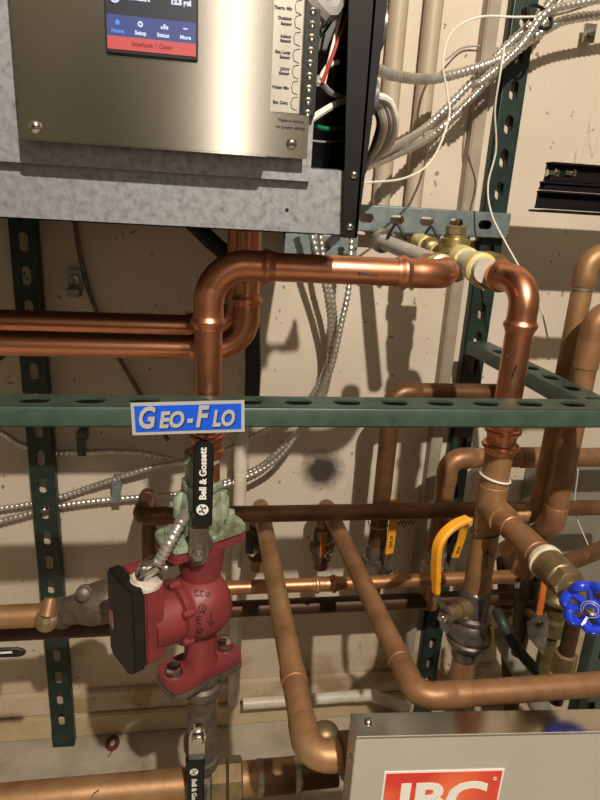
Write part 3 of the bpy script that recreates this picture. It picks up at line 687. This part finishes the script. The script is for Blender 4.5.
# right edge pipes P1 P2
YP = .775; xp = at(580, 300, YP).x
zp1 = at(590, 254, YP).z
run('copper_pipe', 'aged copper pipe at right edge with top elbow, hooking left below the strut', 'pipe',
    [V((xp+.16, YP, zp1)), V((xp, YP, zp1)), V((xp, YP, at(540, 515, YP).z)), V((at(480, 515, YP+.05).x, YP+.02, at(540, 517, YP).z))], .0143, OLDCU, 'solder', .024, couplings=((1, .12, .004, 'joint'),))
YP2 = .715; xp2 = at(590, 345, YP2).x; zp2 = at(600, 312, YP2).z
run('copper_pipe', 'second aged copper pipe at right edge, lower top elbow, nearer the frame edge', 'pipe',
    [V((xp2+.14, YP2, zp2)), V((xp2, YP2, zp2)), V((xp2, YP2, at(550, 525, YP2).z)), V((at(515, 545, YP2+.08).x, YP2+.10, at(540, 548, YP2+.1).z))], .0148, OLDCU2, 'solder', .024, couplings=((1, .18, .04, 'plain'),))
run('copper_pipe', 'dark brown sloping pipe reaching the right edge above the blue wheel', 'pipe', [at(545, 572, .66), at(625, 540, .70)], .012, DARKCU)
# bottom right: valve with steel plate lever, dark cluster
cV = at(528, 604, .78)
t = thing('ball_valve', 'valve with a broad steel lever and orange grip behind the riser, lower right', 'valve', cV-V((0, 0, .03)))
MB().lathe(cV-V((0, 0, .10)), (0, 0, 1), [(0, .012), (.05, .012), (.052, .018), (.08, .020), (.10, .024), (.115, .024), (.12, .018), (.15, .018), (.152, .013), (.2, .013)]).build('body', mat('dark_bronze', (84, 74, 58), (62, 54, 44), .5, .45, 50, bump=.3), t)
Yl = .64; P = [at(536, 618, Yl), at(546, 612, Yl), at(548, 632, Yl), at(543, 655, Yl), at(528, 637, Yl), at(527, 622, Yl)]
MB().prism(P, (.002, .002, 0)).build('lever_plate', ZINC, t)
MB().strap([at(539, 614, Yl), at(542, 596, Yl), at(545, 576, Yl)], ux, .0088, .005).build('grip', ORANGE, t)
MB().hexn(at(539, 622, Yl-.001), (-.2, -1, .1), .006, .005).build('handle_nut', CHROME, t)
MB().tube([at(538, 622, Yl+.002), cV+V((0, 0, -.01))], .006, 10).build('stem', DULLBR, t)
tag(MB().tube(spline([at(497, 612, .74), at(502, 622, .72), at(508, 634, .71), at(520, 652, .70), at(540, 676, .70), at(556, 700, .70)]), .0085, 14).build('hose', mat('green_grey_hose', (52, 62, 54), (40, 46, 42), .1, .5, 40)), 'dark green hose curving down behind the riser at lower right', 'hose')
run('copper_pipe', 'dark vertical pipe below the blue wheel with a cast fitting', 'pipe', [at(575, 615, .60), V((at(575, 615, .60).x, .60, at(570, 700, .60).z))], .010, DEEPCU, couplings=((0, .55, .035, 'hex'),))
tag(MB().lathe(at(560, 588, .70), (0, 0, -1), [(0, .012), (.01, .026), (.014, .028), (.018, .028), (.022, .018), (.05, .014), (.052, .022), (.075, .022), (.08, .012), (.16, .012)]).build('pipe_fitting', mat('olive_brass', (132, 120, 78), (96, 86, 58), .6, .45, 50, bump=.3)), 'flanged olive brass fitting standing behind the blue wheel', 'fitting')
g4 = run('plastic_pipe', 'light grey plastic pipe leaning at the lower right above the copper run', 'pipe', [at(500, 632, .93), at(560, 745, .86)], .020, mat('grey_plastic_pipe', (150, 146, 138), (132, 128, 120), 0, .5, 14))
run('copper_pipe', 'dark pipe descending behind the right riser beside the grey plastic pipe', 'pipe', [at(505, 560, .93), at(512, 720, .93)], .016, DEEPCU, couplings=((0, .3, .04, 'hex'),))
# grey duct panel behind right edge
a0 = at(520, 480, 1.0); a1 = at(640, 600, 1.0)
tag(MB().box((at(527, 520, .99).x, .985, at(560, 615, .99).z), (at(670, 520, .99).x, 1.028, at(560, 462, .99).z)).build('wall_box', mat('grey_green_enclosure', (150, 148, 134), (134, 132, 120), .2, .4, 10), bevel=.003), 'plain grey enclosure on the wall at right behind the pipes', 'box')

# white PVC drain
xw = at(240, 480, .965).x; r_w = .0115
run('plastic_pipe', 'white plastic drain pipe dropping down the wall behind the pump', 'pipe', [V((xw, .965, at(247, 425, .965).z)), V((xw, .965, at(230, 703, .965).z)), ], r_w, PVC, couplings=((0, .10, .05, 'plain'),))
zpv = at(300, 698, .99).z
run('plastic_pipe', 'white plastic pipe lying along the skirting and bending down at the stainless box', 'pipe', [V((xw+.02, .985, zpv)), V((at(372, 690, .985).x, .985, zpv)), at(410, 709, .94)], .0115, PVC, fit='solder', R=.03, couplings=((0, .93, .04, 'plain'),))
# black hose
tag(MB().tube(spline([at(175, 205, .86), at(208, 238, .86), at(238, 268, .86), at(250, 305, .86), at(253, 360, .86), at(252, 400, .87), at(250, 440, .9), at(247, 428, .96)][:6]), .0115, 16).build('hose', RUBBER), 'black rubber hose looping down behind the copper pipes', 'hose')

# ================================================================= BOTTOM LEFT LINE
rh = .0200; YB = .61; zB = at(100, 792, YB).z
h3 = run('copper_pipe', 'thick copper pipe along the bottom left under the pump', 'pipe', [V((-.62, YB, zB)), V((at(250, 779, YB).x, YB, zB)), V((at(262, 779, YB).x, YB, zB))], rh, OLDCU)
pen(h3, [(90, 800), (94, 793), (99, 790)], YB-rh*.75-.001)
un = thing('pipe_union', 'hexagonal brass union in the bottom copper line right of the black lever', 'fitting', (at(225, 779, YB).x, YB, zB-rh*1.5))
xa = at(207, 779, YB).x; xb = at(245, 779, YB).x; Lx = xb-xa
MB().lathe((xa-.006, YB, zB), (1, 0, 0), [(0, rh*1.05), (.004, rh*1.15), (.02, rh*1.15)]).build('collar', ZINC, un)
MB().hexn((xa+.004, YB, zB), (1, 0, 0), Lx*.44, rh*1.42, 8).build('union_nut', DULLBR, un)
MB().hexn((xa+Lx*.52, YB, zB), (1, 0, 0), Lx*.40, rh*1.42, 8).build('union_nut', DULLBR, un)
te = thing('pipe_tee', 'solder-splashed copper reducing tee right of the bottom union', 'fitting', (at(262, 779, YB).x, YB, zB-rh*1.1))
x2 = at(262, 779, YB).x; x3 = at(300, 779, YB).x
MB().lathe((xb, YB, zB), (1, 0, 0), [(0, rh*.98), (x2-xb, rh*1.0), (x2-xb+.001, rh*1.1), (x3-xb-.006, rh*1.1), (x3-xb, rh*1.0), (x3-xb+.05, rh*.98)]).build('tee_body', DARKCU, te)
MB().lathe((x2-.008, YB, zB), (1, 0, 0), [(0, rh*1.02), (.002, rh*1.12), (.009, rh*1.14), (.011, rh*1.03)]).build('solder_joint', SOLDER, te)
MB().lathe((x3-.010, YB, zB), (1, 0, 0), [(0, rh*1.05), (.002, rh*1.13), (.008, rh*1.15), (.011, rh*1.03)]).build('solder_joint', SOLDER, te)
te2 = run('copper_pipe', 'short dark copper stub behind the forward elbow beside the stainless box', 'pipe', [D1+V((.030, 0, 0)), D1+V((.13, 0, 0))], .0205, DARKCU)
MB().sphere(at(325, 733, .56), .016, 18, (1.1, 1, .8)).build('end_cap', DULLBR, te2)

# left lower line with cast valve
YL = .72; zL = at(20, 616, YL).z
run('copper_pipe', 'copper pipe at left edge feeding the cast valve beside the pump', 'pipe', [V((-.62, YL, zL)), V((at(42, 616, YL).x, YL, zL))], .0155, OLDCU)
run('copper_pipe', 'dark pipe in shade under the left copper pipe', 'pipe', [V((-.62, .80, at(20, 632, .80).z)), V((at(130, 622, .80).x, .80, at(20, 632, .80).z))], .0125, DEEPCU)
cv = thing('check_valve', 'grey cast valve with round brass cap left of the black pump box', 'valve', (at(60, 616, YL).x, YL, zL-.02))
xq = at(40, 616, YL).x
MB().lathe((xq, YL, zL), (1, 0, 0), [(0, .0165), (.001, .0185), (.020, .0185), (.022, .0165)]).build('coupling', OLDCU2, cv)
q0 = V((xq+.020, YL, zL)); q1 = at(118, 598, .70); dq = (q1-q0); Lq = dq.length
MB().lathe(q0, dq, [(0, .0165), (.006, .021), (.014, .021), (.016, .0185), (Lq*.35, .020), (Lq*.55, .027), (Lq*.8, .029), (Lq, .020)]).build('body', IRON, cv)
q2 = at(82, 602, .685); MB().lathe(q2+V((0, .02, 0)), at(80, 598, .66)-q2-V((0, .02, 0)), [(0, .011), (.012, .011), (.014, .008), (.022, .008), (.024, .004)]).build('side_plug', IRON, cv)
q3 = at(46, 623, .685); q4 = at(51, 598, .70)
MB().tube([q4, q3.lerp(q4, .3)], [.008, .011], 14).build('neck', OLDCU2, cv)
MB().lathe(q3+V((0, .006, 0)), (.05, -1, .5), [(0, .0135), (.003, .0145), (.006, .0145), (.008, .012), (.0085, .006), (.006, .005)]).build('brass_cap', DULLBR, cv)
# black lever at left edge
bl = thing('ball_valve', 'black valve lever poking in from left edge above the bottom pipe', 'valve', at(-14, 652, .62))
sp = [at(-20, 653, .62), at(20, 652, .62), at(25, 652, .62)]
g = MB().strap([at(-20, 653, .62), at(18, 652, .62), at(23, 652, .62), at(25.5, 652, .62)], uz, [.0125, .0125, .009, .004], .004).build('grip', BLACK, bl)
text('Bell & Gossett', .0052, at(12, 652, .616), ux, uz, WHITE, 'lettering', g, 'RIGHT', bold=.0002)
MB().lathe(at(-24, 653, .63), (0, 1, 0), [(0, .010), (.05, .010)]).build('stem', DULLBR, bl)

# ================================================================= PUMP
XPp = X-.006; YPp = .612
AX = V((-.85, -.53, 0)).normalized(); SXd = V((.53, -.85, 0)).normalized()   # motor axis, and the horizontal direction across it
def zat(y): return at(205, y, YPp).z
zTop = zat(534); zBotm = zat(667)
# top isolation valve
iv = thing('isolation_valve', 'verdigris bronze isolation valve with black upright lever on top of the pump', 'valve', (XPp, YPp, zTop))
def flange(zc, th, m_, par, nm, R=.0215, L=.036, re=.0150):
    n = 40; P = []
    for k in range(n):
        t = 2*math.pi*k/n; dx, dy = math.cos(t), math.sin(t)
        best = max([R]+[ (s_*L*dx + math.sqrt(max(0, re*re-(L*dy)**2))) if re*re > (L*dy)**2 and s_*dx > 0 else 0 for s_ in (1, -1)])
        best = max(best, min(L+re, (R*1.02)/max(.35, abs(dy)) if abs(dy) > .0 and abs(dx) > .45 else R))if abs(dx) > .45 else best
        P.append(V((XPp, YPp, zc))+AX*dx*best+SXd*dy*best)
    MB().prism(P, (0, 0, th)).build(nm, m_, par, bevel=.0015)
flange(zTop, .008, VERD, iv, 'flange', R=.026)
zc = zTop+.008
MB().lathe((XPp, YPp, zc-.001), (0, 0, 1), [(0, .029), (.003, .027), (.010, .0265), (.016, .028), (.034, .0275), (.044, .025), (.050, .0205), (.054, .0230), (.060, .0230), (.062, .0190), (.082, .0185), (.084, .0205), (.094, .0190), (.096, r1)], 10).build('body', VERD, iv, ang=20)
for s_ in (1, -1): MB().lathe(V((XPp, YPp, zc+.014))+V((s_*.022, -.004, 0)), (0, 0, 1), [(0, .007), (.004, .009), (.026, .009), (.034, .004)], 14).build('lug', VERD, iv)
sc0 = V((XPp-.002, YPp-.018, zat(532)))
MB().lathe(sc0, (0, -1, 0), [(0, .016), (.008, .0155), (.012, .0135), (.016, .011), (.022, .010)]).build('stem_boss', IRON, iv)
hz = sc0+V((0, -.022, 0))
MB().strap([hz+V((0, 0, -.016)), hz+V((0, 0, -.010)), hz, hz+V((0, -.001, .012)), hz+V((0, -.004, .03))], ux, [.010, .018, .0235, .021, .021], .003).build('lever', IRON, iv)
MB().hexn(hz+V((0, -.001, -.002)), (0, -1, 0), .006, .0078).lathe(hz+V((0, -.006, -.002)), (0, -1, 0), [(0, .004), (.004, .004)], 12).build('handle_nut', ZINC, iv)
def zat2(y, Y): return at(203, y, Y).z
gx = XPp+.0015; gy = hz.y-.006
zg0, zg1 = zat2(525, gy), zat2(441, gy)
gr = MB().strap([V((gx, gy, zg0)), V((gx, gy, zg0+.003)), V((gx+.001, gy, zg1-.006)), V((gx+.001, gy, zg1-.002)), V((gx+.001, gy, zg1))], ux, [.019, .0205, .0205, .016, .009], .007).build('grip', BLACK, iv); gr['label'] = 'black grip with white lettering'
text('Bell & Gossett', .0098, V((gx+.0005, gy-.0040, zat2(498, gy))), uz, (-1, 0, 0), WHITE, 'lettering', gr, bold=.0003)
def bgmark(c, r, par, m_=WHITE):
    o = MB().lathe(c, (0, -1, 0), [(0, r), (.0003, r)], 24).build('round_mark', m_, par)
    MB().strap([c+V((-r*.35, -.0005, r*.7)), c+V((r*.1, -.0005, r*.1)), c+V((-r*.15, -.0005, -r*.1)), c+V((r*.35, -.0005, -r*.7))], (0, 1, 0), .0003, r*.25).sphere(c+V((r*.42, -.0004, r*.35)), r*.22, 8, (1, .2, 1)).sphere(c+V((-r*.42, -.0004, -r*.35)), r*.22, 8, (1, .2, 1)).build('mark_detail', BLACK, o)
bgmark(V((gx, gy-.0036, zat2(508, gy))), .0062, gr)

pu = thing('circulator_pump', 'red cast circulator pump with black cover box and handwritten marks', 'pump', (XPp, YPp, zBotm))
flange(zTop-.0125, .012, RED, pu, 'flange', R=.024)
flange(zBotm, .012, RED, pu, 'flange', R=.024)
zm = (zTop+zBotm)/2+.006; P0 = V((XPp, YPp, zm))
MB().lathe((XPp, YPp, zBotm+.006), (0, 0, 1), [(0, .024), (.008, .021), (.016, .019), (.05, .020), (zTop-zBotm-.062, .022), (zTop-zBotm-.042, .026), (zTop-zBotm-.018, .028)]).build('neck', RED, pu)
vol = MB().lathe(P0-AX*.028+SXd*.004, AX, [(0, .001), (.001, .020), (.006, .030), (.015, .037), (.026, .0400), (.038, .0395), (.048, .0365), (.052, .0345), (.056, .0345), (.060, .038), (.066, .038), (.068, .031), (.10, .030)], 36).build('volute', RED, pu, ang=50)
for k in range(6):
    t = math.pi/6+k*math.pi/3; c = P0+SXd*.004+AX*.038+(SXd*math.cos(t)+uz*math.sin(t))*.036
    MB().lathe(c-AX*.006, AX, [(0, .005), (.008, .005), (.0082, .004), (.011, .004)], 12).build('bolt_boss', RED, pu)
# motor and cover box
nb = AX; bcx = P0+AX*.084+V((0, 0, .010))
bw, bh = .058, .106
# shield plate slanted at the lower corner
def boxpoly(c, w_, h): 
    return [c+SXd*a+uz*b for a, b in ((-w_/2, h/2), (w_/2, h/2), (w_/2, -h/2+.012), (w_/2-.012, -h/2), (-w_/2+.006, -h/2), (-w_/2, -h/2+.008))]
MB().prism(boxpoly(bcx-nb*.022, bw*1.0, bh*.98), nb*.022).build('red_housing', RED, pu, bevel=.002)
co = MB().prism(boxpoly(bcx, bw*1.04, bh*1.03), nb*.016).build('cover_box', SCUFF, pu, bevel=.0025)
MB().obox(bcx+nb*.0162-SXd*.022-uz*.006, SXd, uz, nb, .008, .022, .0006).build('sticker_patch', mat('worn_red_label', (120, 40, 40), (170, 160, 150), 0, .5, 120), co)
# bolts
for zc_, hgt, par in ((zTop+.0085, .0, iv), (zBotm+.012, .0, pu)):
    for s_ in (1, -1):
        c = V((XPp, YPp, zc_))+AX*.036*s_
        MB().lathe(c, (0, 0, 1), [(0, .0110), (.0012, .0110)]).hexn(c+V((0, 0, .001)), (0, 0, 1), .009, .0092).build('bolt', CHROME if par is pu else VERD, par)
for s_ in (1, -1):
    c = V((XPp, YPp, zTop-.0125))+AX*.036*s_
    MB().hexn(c, (0, 0, -1), .011, .0095).build('bolt_nut', IRON, pu)
# handwriting projected on the volute face
dg = bpy.context.evaluated_depsgraph_get()
bvh = BVHTree.FromPolygons([tuple(v_.co+wloc(vol)) for v_ in vol.data.vertices], [tuple(p_.vertices) for p_ in vol.data.polygons])
def scrawl(pts, nm='marker_stroke'):
    out = []
    for a, b in zip(pts, pts[1:]):
        for k in range(5):
            x, y = a[0]+(b[0]-a[0])*k/5, a[1]+(b[1]-a[1])*k/5; d_ = ray(x, y).normalized(); h = bvh.ray_cast(CAM, d_)
            if h[0]: out.append(h[0]-d_*.0003)
    if len(out) > 2: MB().tube(out, .00055, 6).build(nm, INK, pu)
scrawl([(199, 590), (195, 591), (195, 595), (199, 596), (199, 594)]); scrawl([(204, 591), (201, 591), (201, 596), (204, 596)]); scrawl([(207, 592), (206, 595), (208, 597), (210, 594), (208, 592)])
scrawl([(203, 604), (199, 606), (199, 611), (203, 613), (206, 609), (205, 605), (202, 607), (203, 612), (206, 614)])
scrawl([(197, 617), (197, 623)]); scrawl([(197, 617), (203, 617)]); scrawl([(197, 620), (202, 620)]); scrawl([(197, 623), (202, 624)])
scrawl([(199, 628), (197, 631), (200, 633), (203, 630), (200, 628)])
scrawl([(211, 612), (211, 626)]); scrawl([(207, 621), (211, 626), (215, 620)])
# flex whip connector + conduit into the cover box
k0 = bcx+uz*(bh/2)+SXd*.012-nb*.008; k1 = at(159, 562, k0.y-.004)
cn = thing('conduit_connector', 'silver angled conduit connector on top of the pump box', 'fitting', k0)
MB().tube(spline([k0-uz*.006, k0+uz*.006, k0.lerp(k1, .45)+V((-.004, 0, .002)), k1], .003), [.0125]*3+[.0115]*40, 16).build('body', CHROME, cn) if False else None
pts = resample(spline([k0-uz*.004, k0+uz*.008, k0.lerp(k1, .5)+V((-.003, 0, .004)), k1], .003), .004)
MB().tube(pts, [.012-.004*abs(math.sin(i*.5))*0 - .00025*i for i in range(len(pts))], 16, flat=.85).build('body', CHROME, cn)
MB().lathe(k0-uz*.004, (0, 0, 1), [(0, .019), (.004, .019), (.006, .014), (.009, .0125)]).build('sealant', mat('grey_putty', (206, 196, 186), (176, 160, 150), 0, .8, 90, bump=.8, bscale=200), cn)
for s_ in (.011, -.011):
    c = k0.lerp(k1, .75)+V((s_, -.005, .002)); MB().hexn(c, (0, -1, .3), .010, .0042).build('clamp_screw', ZINC, cn)
flex([k1-(k1-k0)*.12, k1, at(170, 542, k1.y-.002), at(181, 522, k1.y+.012), at(190, 508, k1.y+.06)], .0066, .0058, name='flexible_conduit', label='short flexible conduit from the pump connector up behind the green valve')

# bottom isolation valve
bvv = thing('isolation_valve', 'grey isolation valve under the pump with black and white lever pointing down', 'valve', (XPp, YPp, zB+rh))
flange(zBotm-.0085, .0075, IRON, bvv, 'flange', R=.026, L=.037, re=.0150)
zl0 = zB+rh*.5
MB().lathe((XPp+.003, YPp, zl0), (0, 0, 1), [(0, rh*.95), (.008, rh*1.0), (.012, .0165), (.020, .0165), (.021, .021), (.034, .021), (.035, .0175), (.040, .0195), (.052, .0235), (.064, .0235), (.074, .0185), (zBotm-zl0-.040, .0175), (zBotm-zl0-.036, .0225), (zBotm-zl0-.024, .0225), (zBotm-zl0-.020, .019), (zBotm-zl0-.008, .025)], 20).build('body', IRON, bvv)
sb = V((at(198, 727, YPp-.03).x, YPp-.016, at(198, 727, YPp-.02).z))
MB().lathe(sb, (0, -1, 0), [(0, .0125), (.008, .012), (.009, .009), (.018, .009)]).build('stem_boss', IRON, bvv)
hb = sb+V((0, -.018, 0)); 
MB().hexn(hb+V((0, -.003, 0)), (0, -1, 0), .006, .0075).build('handle_nut', CHROME, bvv)
MB().hexn(hb+V((0, .004, .012)), (0, -1, 0), .007, .006).build('stop_screw', CHROME, bvv)
q = [hb+V((0, 0, .012)), hb, at(197, 742, hb.y), at(197, 762, hb.y)]
MB().strap(q, ux, [.016, .022, .020, .020], .003).build('lever', CHROME, bvv)
g2 = MB().strap([at(196.5, 757, hb.y-.002), at(196, 775, hb.y-.002), at(195, 830, hb.y-.002)], ux, [.020, .0205, .0205], .007).build('grip', BLACK, bvv)
bgmark(at(194, 772, hb.y-.0055), .0052, g2)
text('Bell & Gossett', .0085, at(194, 779, hb.y-.0056), -uz, ux, WHITE, 'lettering', g2, bold=.0002)

# ================================================================= CONDUITS on the wall
Cd = lambda pts: [at(x, y, Y) for x, y, Y in pts]
flex(Cd([(372, 66, .80), (392, 75, .84), (430, 79, .90), (470, 70, .93), (505, 56, .93), (545, 30, .94), (575, 18, .95), (640, 12, .96)]), .0072, label='flexible steel conduit swooping right from the cabinet side to the top right corner')
flex(Cd([(362, 160, .80), (388, 150, .86), (425, 128, .93), (462, 92, .95), (500, 52, .95), (540, 14, .95), (575, -30, .95)]), .0062, label='upper of the parallel flexible conduits climbing from the cabinet to upper right')
flex(Cd([(362, 168, .82), (392, 156, .88), (430, 137, .95), (468, 102, .965), (505, 62, .965), (532, 38, .965), (560, 0, .965), (580, -35, .965)]), .0060, label='lower of the parallel flexible conduits climbing from the cabinet to upper right')
flex(Cd([(478, 84, .905), (500, 66, .905), (522, 44, .905), (545, 14, .91), (575, 4, .92), (640, -6, .93)]), .0060, label='flexible conduit leaving the bundle toward the top right corner')
tie = at(540, 17, .93)
tag(MB().tube([tie+V((math.cos(t)*.016, .02*math.sin(t), math.sin(t)*.020)) for t in [2*math.pi*k/24 for k in range(24)]], .0025, 8, closed=True).build('cable_tie', BLACK), 'black tie strapping the conduit bundle at the right strut', 'cable tie')
bx = at(597, 30, .99)
tag(MB().obox(bx+V((0, .02, 0)), ux, uz, (0, 1, 0), .018, .026, .006).lathe(bx+V((0, .016, 0)), (0, -1, 0), [(0, .006), (.005, .005)], 12).build('conduit_clip', ZINC), 'small zinc conduit clip at the top right edge of the wall', 'clip')
# bundle under cabinet
flex(Cd([(306, 215, .93), (316, 250, .93), (328, 300, .94), (331, 345, .96), (325, 392, .97), (308, 420, .985), (280, 450, .99), (250, 472, 1.0), (190, 492, 1.01), (117, 499, 1.012), (60, 506, 1.012), (0, 521, 1.012), (-50, 532, 1.012)]), .0058, label='flexible conduit dropping from the cabinet and running left along the wall, lowest line')
flex(Cd([(318, 215, .95), (324, 262, .95), (334, 310, .955), (332, 350, .975), (318, 385, .985), (295, 415, .995), (262, 432, 1.0), (210, 456, .996), (150, 468, .998), (90, 487, 1.012), (40, 502, 1.014), (-50, 515, 1.014)]), .0054, label='flexible conduit dropping from the cabinet and running left along the wall, middle line')
flex(Cd([(352, 225, .93), (349, 285, .92), (341, 325, .918), (332, 365, .925), (320, 395, .94), (300, 430, .955), (276, 460, .96), (240, 480, .965), (205, 490, .97)]), .0054, label='flexible conduit on the right of the drop bundle passing behind the front strut')
flex(Cd([(-40, 415, 1.01), (0, 432, 1.01), (20, 444, 1.012), (50, 452, 1.014), (82, 452, 1.015), (130, 452, 1.015), (165, 458, 1.012), (195, 466, 1.01), (215, 473, 1.012)]), .0062, label='flexible conduit clipped to the wall under the left end of the front strut')
flex(Cd([(74, 215, 1.018), (80, 255, 1.018), (92, 300, 1.018), (112, 345, 1.018), (135, 385, 1.018), (150, 410, 1.018), (168, 440, 1.018)]), .0042, .005, m=mat('dull_flex', (120, 112, 102), (100, 92, 84), .7, .45, 60), label='thin dull conduit curving down the wall from a small wall bracket')
for (x, y, lb_) in ((82, 447, 'green-grey strap clip holding the left conduit to the wall'), (117, 494, 'strap clip holding the two lower conduits to the wall')):
    c = at(x, y, 1.0); tag(MB().obox(c+V((0, -.004, 0)), ux, uz, (0, 1, 0), .014, .030, .0015).obox(c+V((0, .012, .019)), ux, uz, (0, 1, 0), .016, .014, .03).build('conduit_clip', GALV if x > 100 else GREEN), lb_, 'clip')
c = at(74, 283, 1.01)
wb = thing('wall_bracket', 'small metal beam bracket with a screw on the shaded wall at left', 'bracket', c)
MB().obox(c+V((0, .01, .002)), ux, uz, (0, 1, 0), .022, .034, .004).obox(c+V((0, -.004, -.014)), ux, uz, (0, 1, 0), .020, .012, .03).build('plate', ZINC, wb)
MB().lathe(c+V((0, .006, .004)), (0, -1, 0), [(0, .009), (.008, .009), (.009, .004), (.018, .004)], 6).build('bolt', ZINC, wb)
# white thin wires
wire(Cd([(363, 183, .80), (405, 178, .86), (432, 160, .885), (449, 118, .90), (447, 92, .905), (443, 62, .90), (452, 32, .91), (480, 17, .92), (520, 17, .92), (560, 14, .93), (620, -6, .93)]), .0016, WIREW, 'wire', 'thin white wire looping from the cabinet up across the wall to the top right')
wire(Cd([(505, 45, .89), (500, 75, .89), (495, 110, .905), (496, 150, .925), (488, 185, .93), (492, 215, .92), (507, 245, .90), (524, 275, .86), (538, 300, .86), (547, 335, .87), (549, 360, .87)]), .0014, WIREW, 'wire', 'thin white wire hanging in front of the right strut down to a loose end')
wire(Cd([(446, 60, 1.0), (462, 48, 1.02), (480, 46, 1.02), (498, 48, 1.02)]), .0014, WIREG, 'wire', 'short grey wire running level behind the white loop near the top')
wire(Cd([(538, 320, .97), (531, 380, .97), (520, 450, .97), (578, 470, .8), (575, 510, .82), (588, 545, .82)][3:]), .0012, WIREW, 'wire', 'thin pale wire hanging beside the right edge pipes')
# twisted bare wire hanging by the centre valve
tw = [at(398+i*.9, 522.5+2.0*math.sin(i*1.6), .9+.003*math.cos(i*1.6)) for i in range(20)]
tag(MB().tube(spline(tw, .002), .0011, 6).build('wire', DEEPCU), 'short twisted dark wire end beside the centre valve lever', 'wire')
wr = V((xg, .88, at(379, 520, .88).z)); tag(MB().tube([wr+V((math.cos(t)*.019, math.sin(t)*.019, .007*math.sin(t)+.004*math.cos(t))) for t in [2*math.pi*k/28 for k in range(28)]], .001, 6, closed=True).build('wire_loop', WIREG), 'grey wire looped round the centre pipe above its valve', 'wire')

# ================================================================= RIGHT RACK (stacked black channels)
x0 = at(548, 180, .86).x; YK = .86
def rack(z0, z1, xo, label):
    t = .003; x1_ = x0+.35; xa_ = x0+xo
    m_ = MB().box((xa_, YK, z1-t), (x1_, YK+.018, z1)).box((xa_, YK, z0), (x1_, YK+.018, z0+t)).box((xa_, YK+.012, z0), (x1_, YK+.016, z1)).box((xa_, YK, z0+t), (x1_, YK+.002, z0+t+.003))
    o = m_.build('black_channel', BLACKM, None, bevel=.0006); tag(o, label, 'metal strut'); return o
z_a = at(545, 161, YK).z; z_b = at(545, 180, YK).z
k1_ = rack(z_b, z_a, .002, 'topmost black channel of the stack at the right edge, with two bolts')
for x in (549, 566):
    c = at(x, 173, YK+.006); MB().lathe(c+V((-.003, 0, 0)), (1, 0, 0), [(0, .005), (.010, .005), (.011, .0075), (.015, .0075), (.0155, .003), (.018, .003)], 16).build('bolt', CHROME, k1_)
rack(at(540, 189, YK).z, z_b-.001, -.003, 'thin middle black channel of the stack at the right edge')
z_c = at(540, 190, YK).z
rack(at(540, 208, YK).z, z_c-.0, -.005, 'lower black channel of the stack at the right edge')
z_d = at(540, 209.5, YK).z
tr = MB(); xt = x0-.007
tr.box((xt, YK-.03, z_d-.003), (x0+.35, YK+.03, z_d))
tag(tr.build('shelf_plate', BLACKM, None, bevel=.0008), 'thin black shelf plate under the stacked channels at right edge', 'shelf')

# ================================================================= STAINLESS BOX bottom right
YI = .375; zI = at(475, 728, YI).z; xI = at(354, 760, YI).x
zIb = zI; dI = .028
ib = thing('control_box', 'brushed stainless box with red logo plate in the lower right foreground', 'box', (xI, YI, FZ)); ib.rotation_euler = (0, 0, -math.radians(4))
MB().box((xI, YI, FZ), (xI+.52, YI+.002, zI)).build('front_cover', STEEL2, ib, bevel=.0006)
zIk = at(475, 704, YI+dI).z
MB().prism([(xI, YI, zI), (xI+.52, YI, zI), (xI+.52, YI+dI, zIk), (xI, YI+dI, zIk)], (0, 0, -.0015)).build('top_flange', STEEL, ib)
MB().prism([(xI, YI+.001, FZ), (xI, YI+dI, FZ), (xI, YI+dI, zIk-.001), (xI, YI+.001, zI-.001)], (.0015, 0, 0)).build('side_wall', STEEL2, ib)
MB().box((xI+.02, YI+.004, FZ), (xI+.50, YI+dI-.004, zIk-.02)).build('box_body', DARKIN, ib)
c = at(366, 724, YI+.018); n_ = V((0, -(zIk-zI), dI)).normalized(); c = V((c.x, YI+.018, zI+(zIk-zI)*.5))
phil(c, .0035, ib, n_)
phil(V((xI-.0002, YI+.012, at(350, 770, YI).z)), .003, ib, (-1, 0, 0))
# logo plate
l0, l1 = at(384, 770, YI-.0006), at(499, 766, YI-.0006); Lw = l1.x-l0.x; Lh = Lw*.62; lzt = at(440, 765, YI-.0006).z
lg = MB().box((l0.x, YI-.0006, lzt-Lh), (l1.x, YI-.0001, lzt)).build('logo_plate', WHITE, ib); lg['label'] = 'orange-red IBC logo plate with a white edge'
MB().box((l0.x+.0018, YI-.0010, lzt-Lh+.0018), (l1.x-.0018, YI-.0006, lzt-.0018)).build('logo_field', LOGOR, lg)
text('IBC', Lw*.46, ((l0.x+l1.x)/2+.001, YI-.0013, lzt-Lh*.50), ux, uz, WHITE, 'lettering', lg, 'CENTER', bold=.0016, sx=1.08)
MB().tube([V((l1.x-.0075+math.cos(t)*.0014, YI-.0012, lzt-.010+math.sin(t)*.0014)) for t in [2*math.pi*k/14 for k in range(14)]], .0003, 5, closed=True).build('registered_mark', WHITE, lg)

# washer with a tail on the floor
wz = FZ+.0045; wc_ = atz(112.5, 743, wz)
ws = MB().tube([wc_+V((math.cos(t)*.0095, math.sin(t)*.0135, 0)) for t in [2*math.pi*k/28 for k in range(28)]], .0045, 8, closed=True)
ws.tube([wc_+V((.003, -.013, -.002)), wc_+V((-.004, -.030, -.003))], .0012, 6)
tag(ws.build('washer', RUSTY), 'rusty ring lying on the grey concrete at the foot of the wall', 'washer')
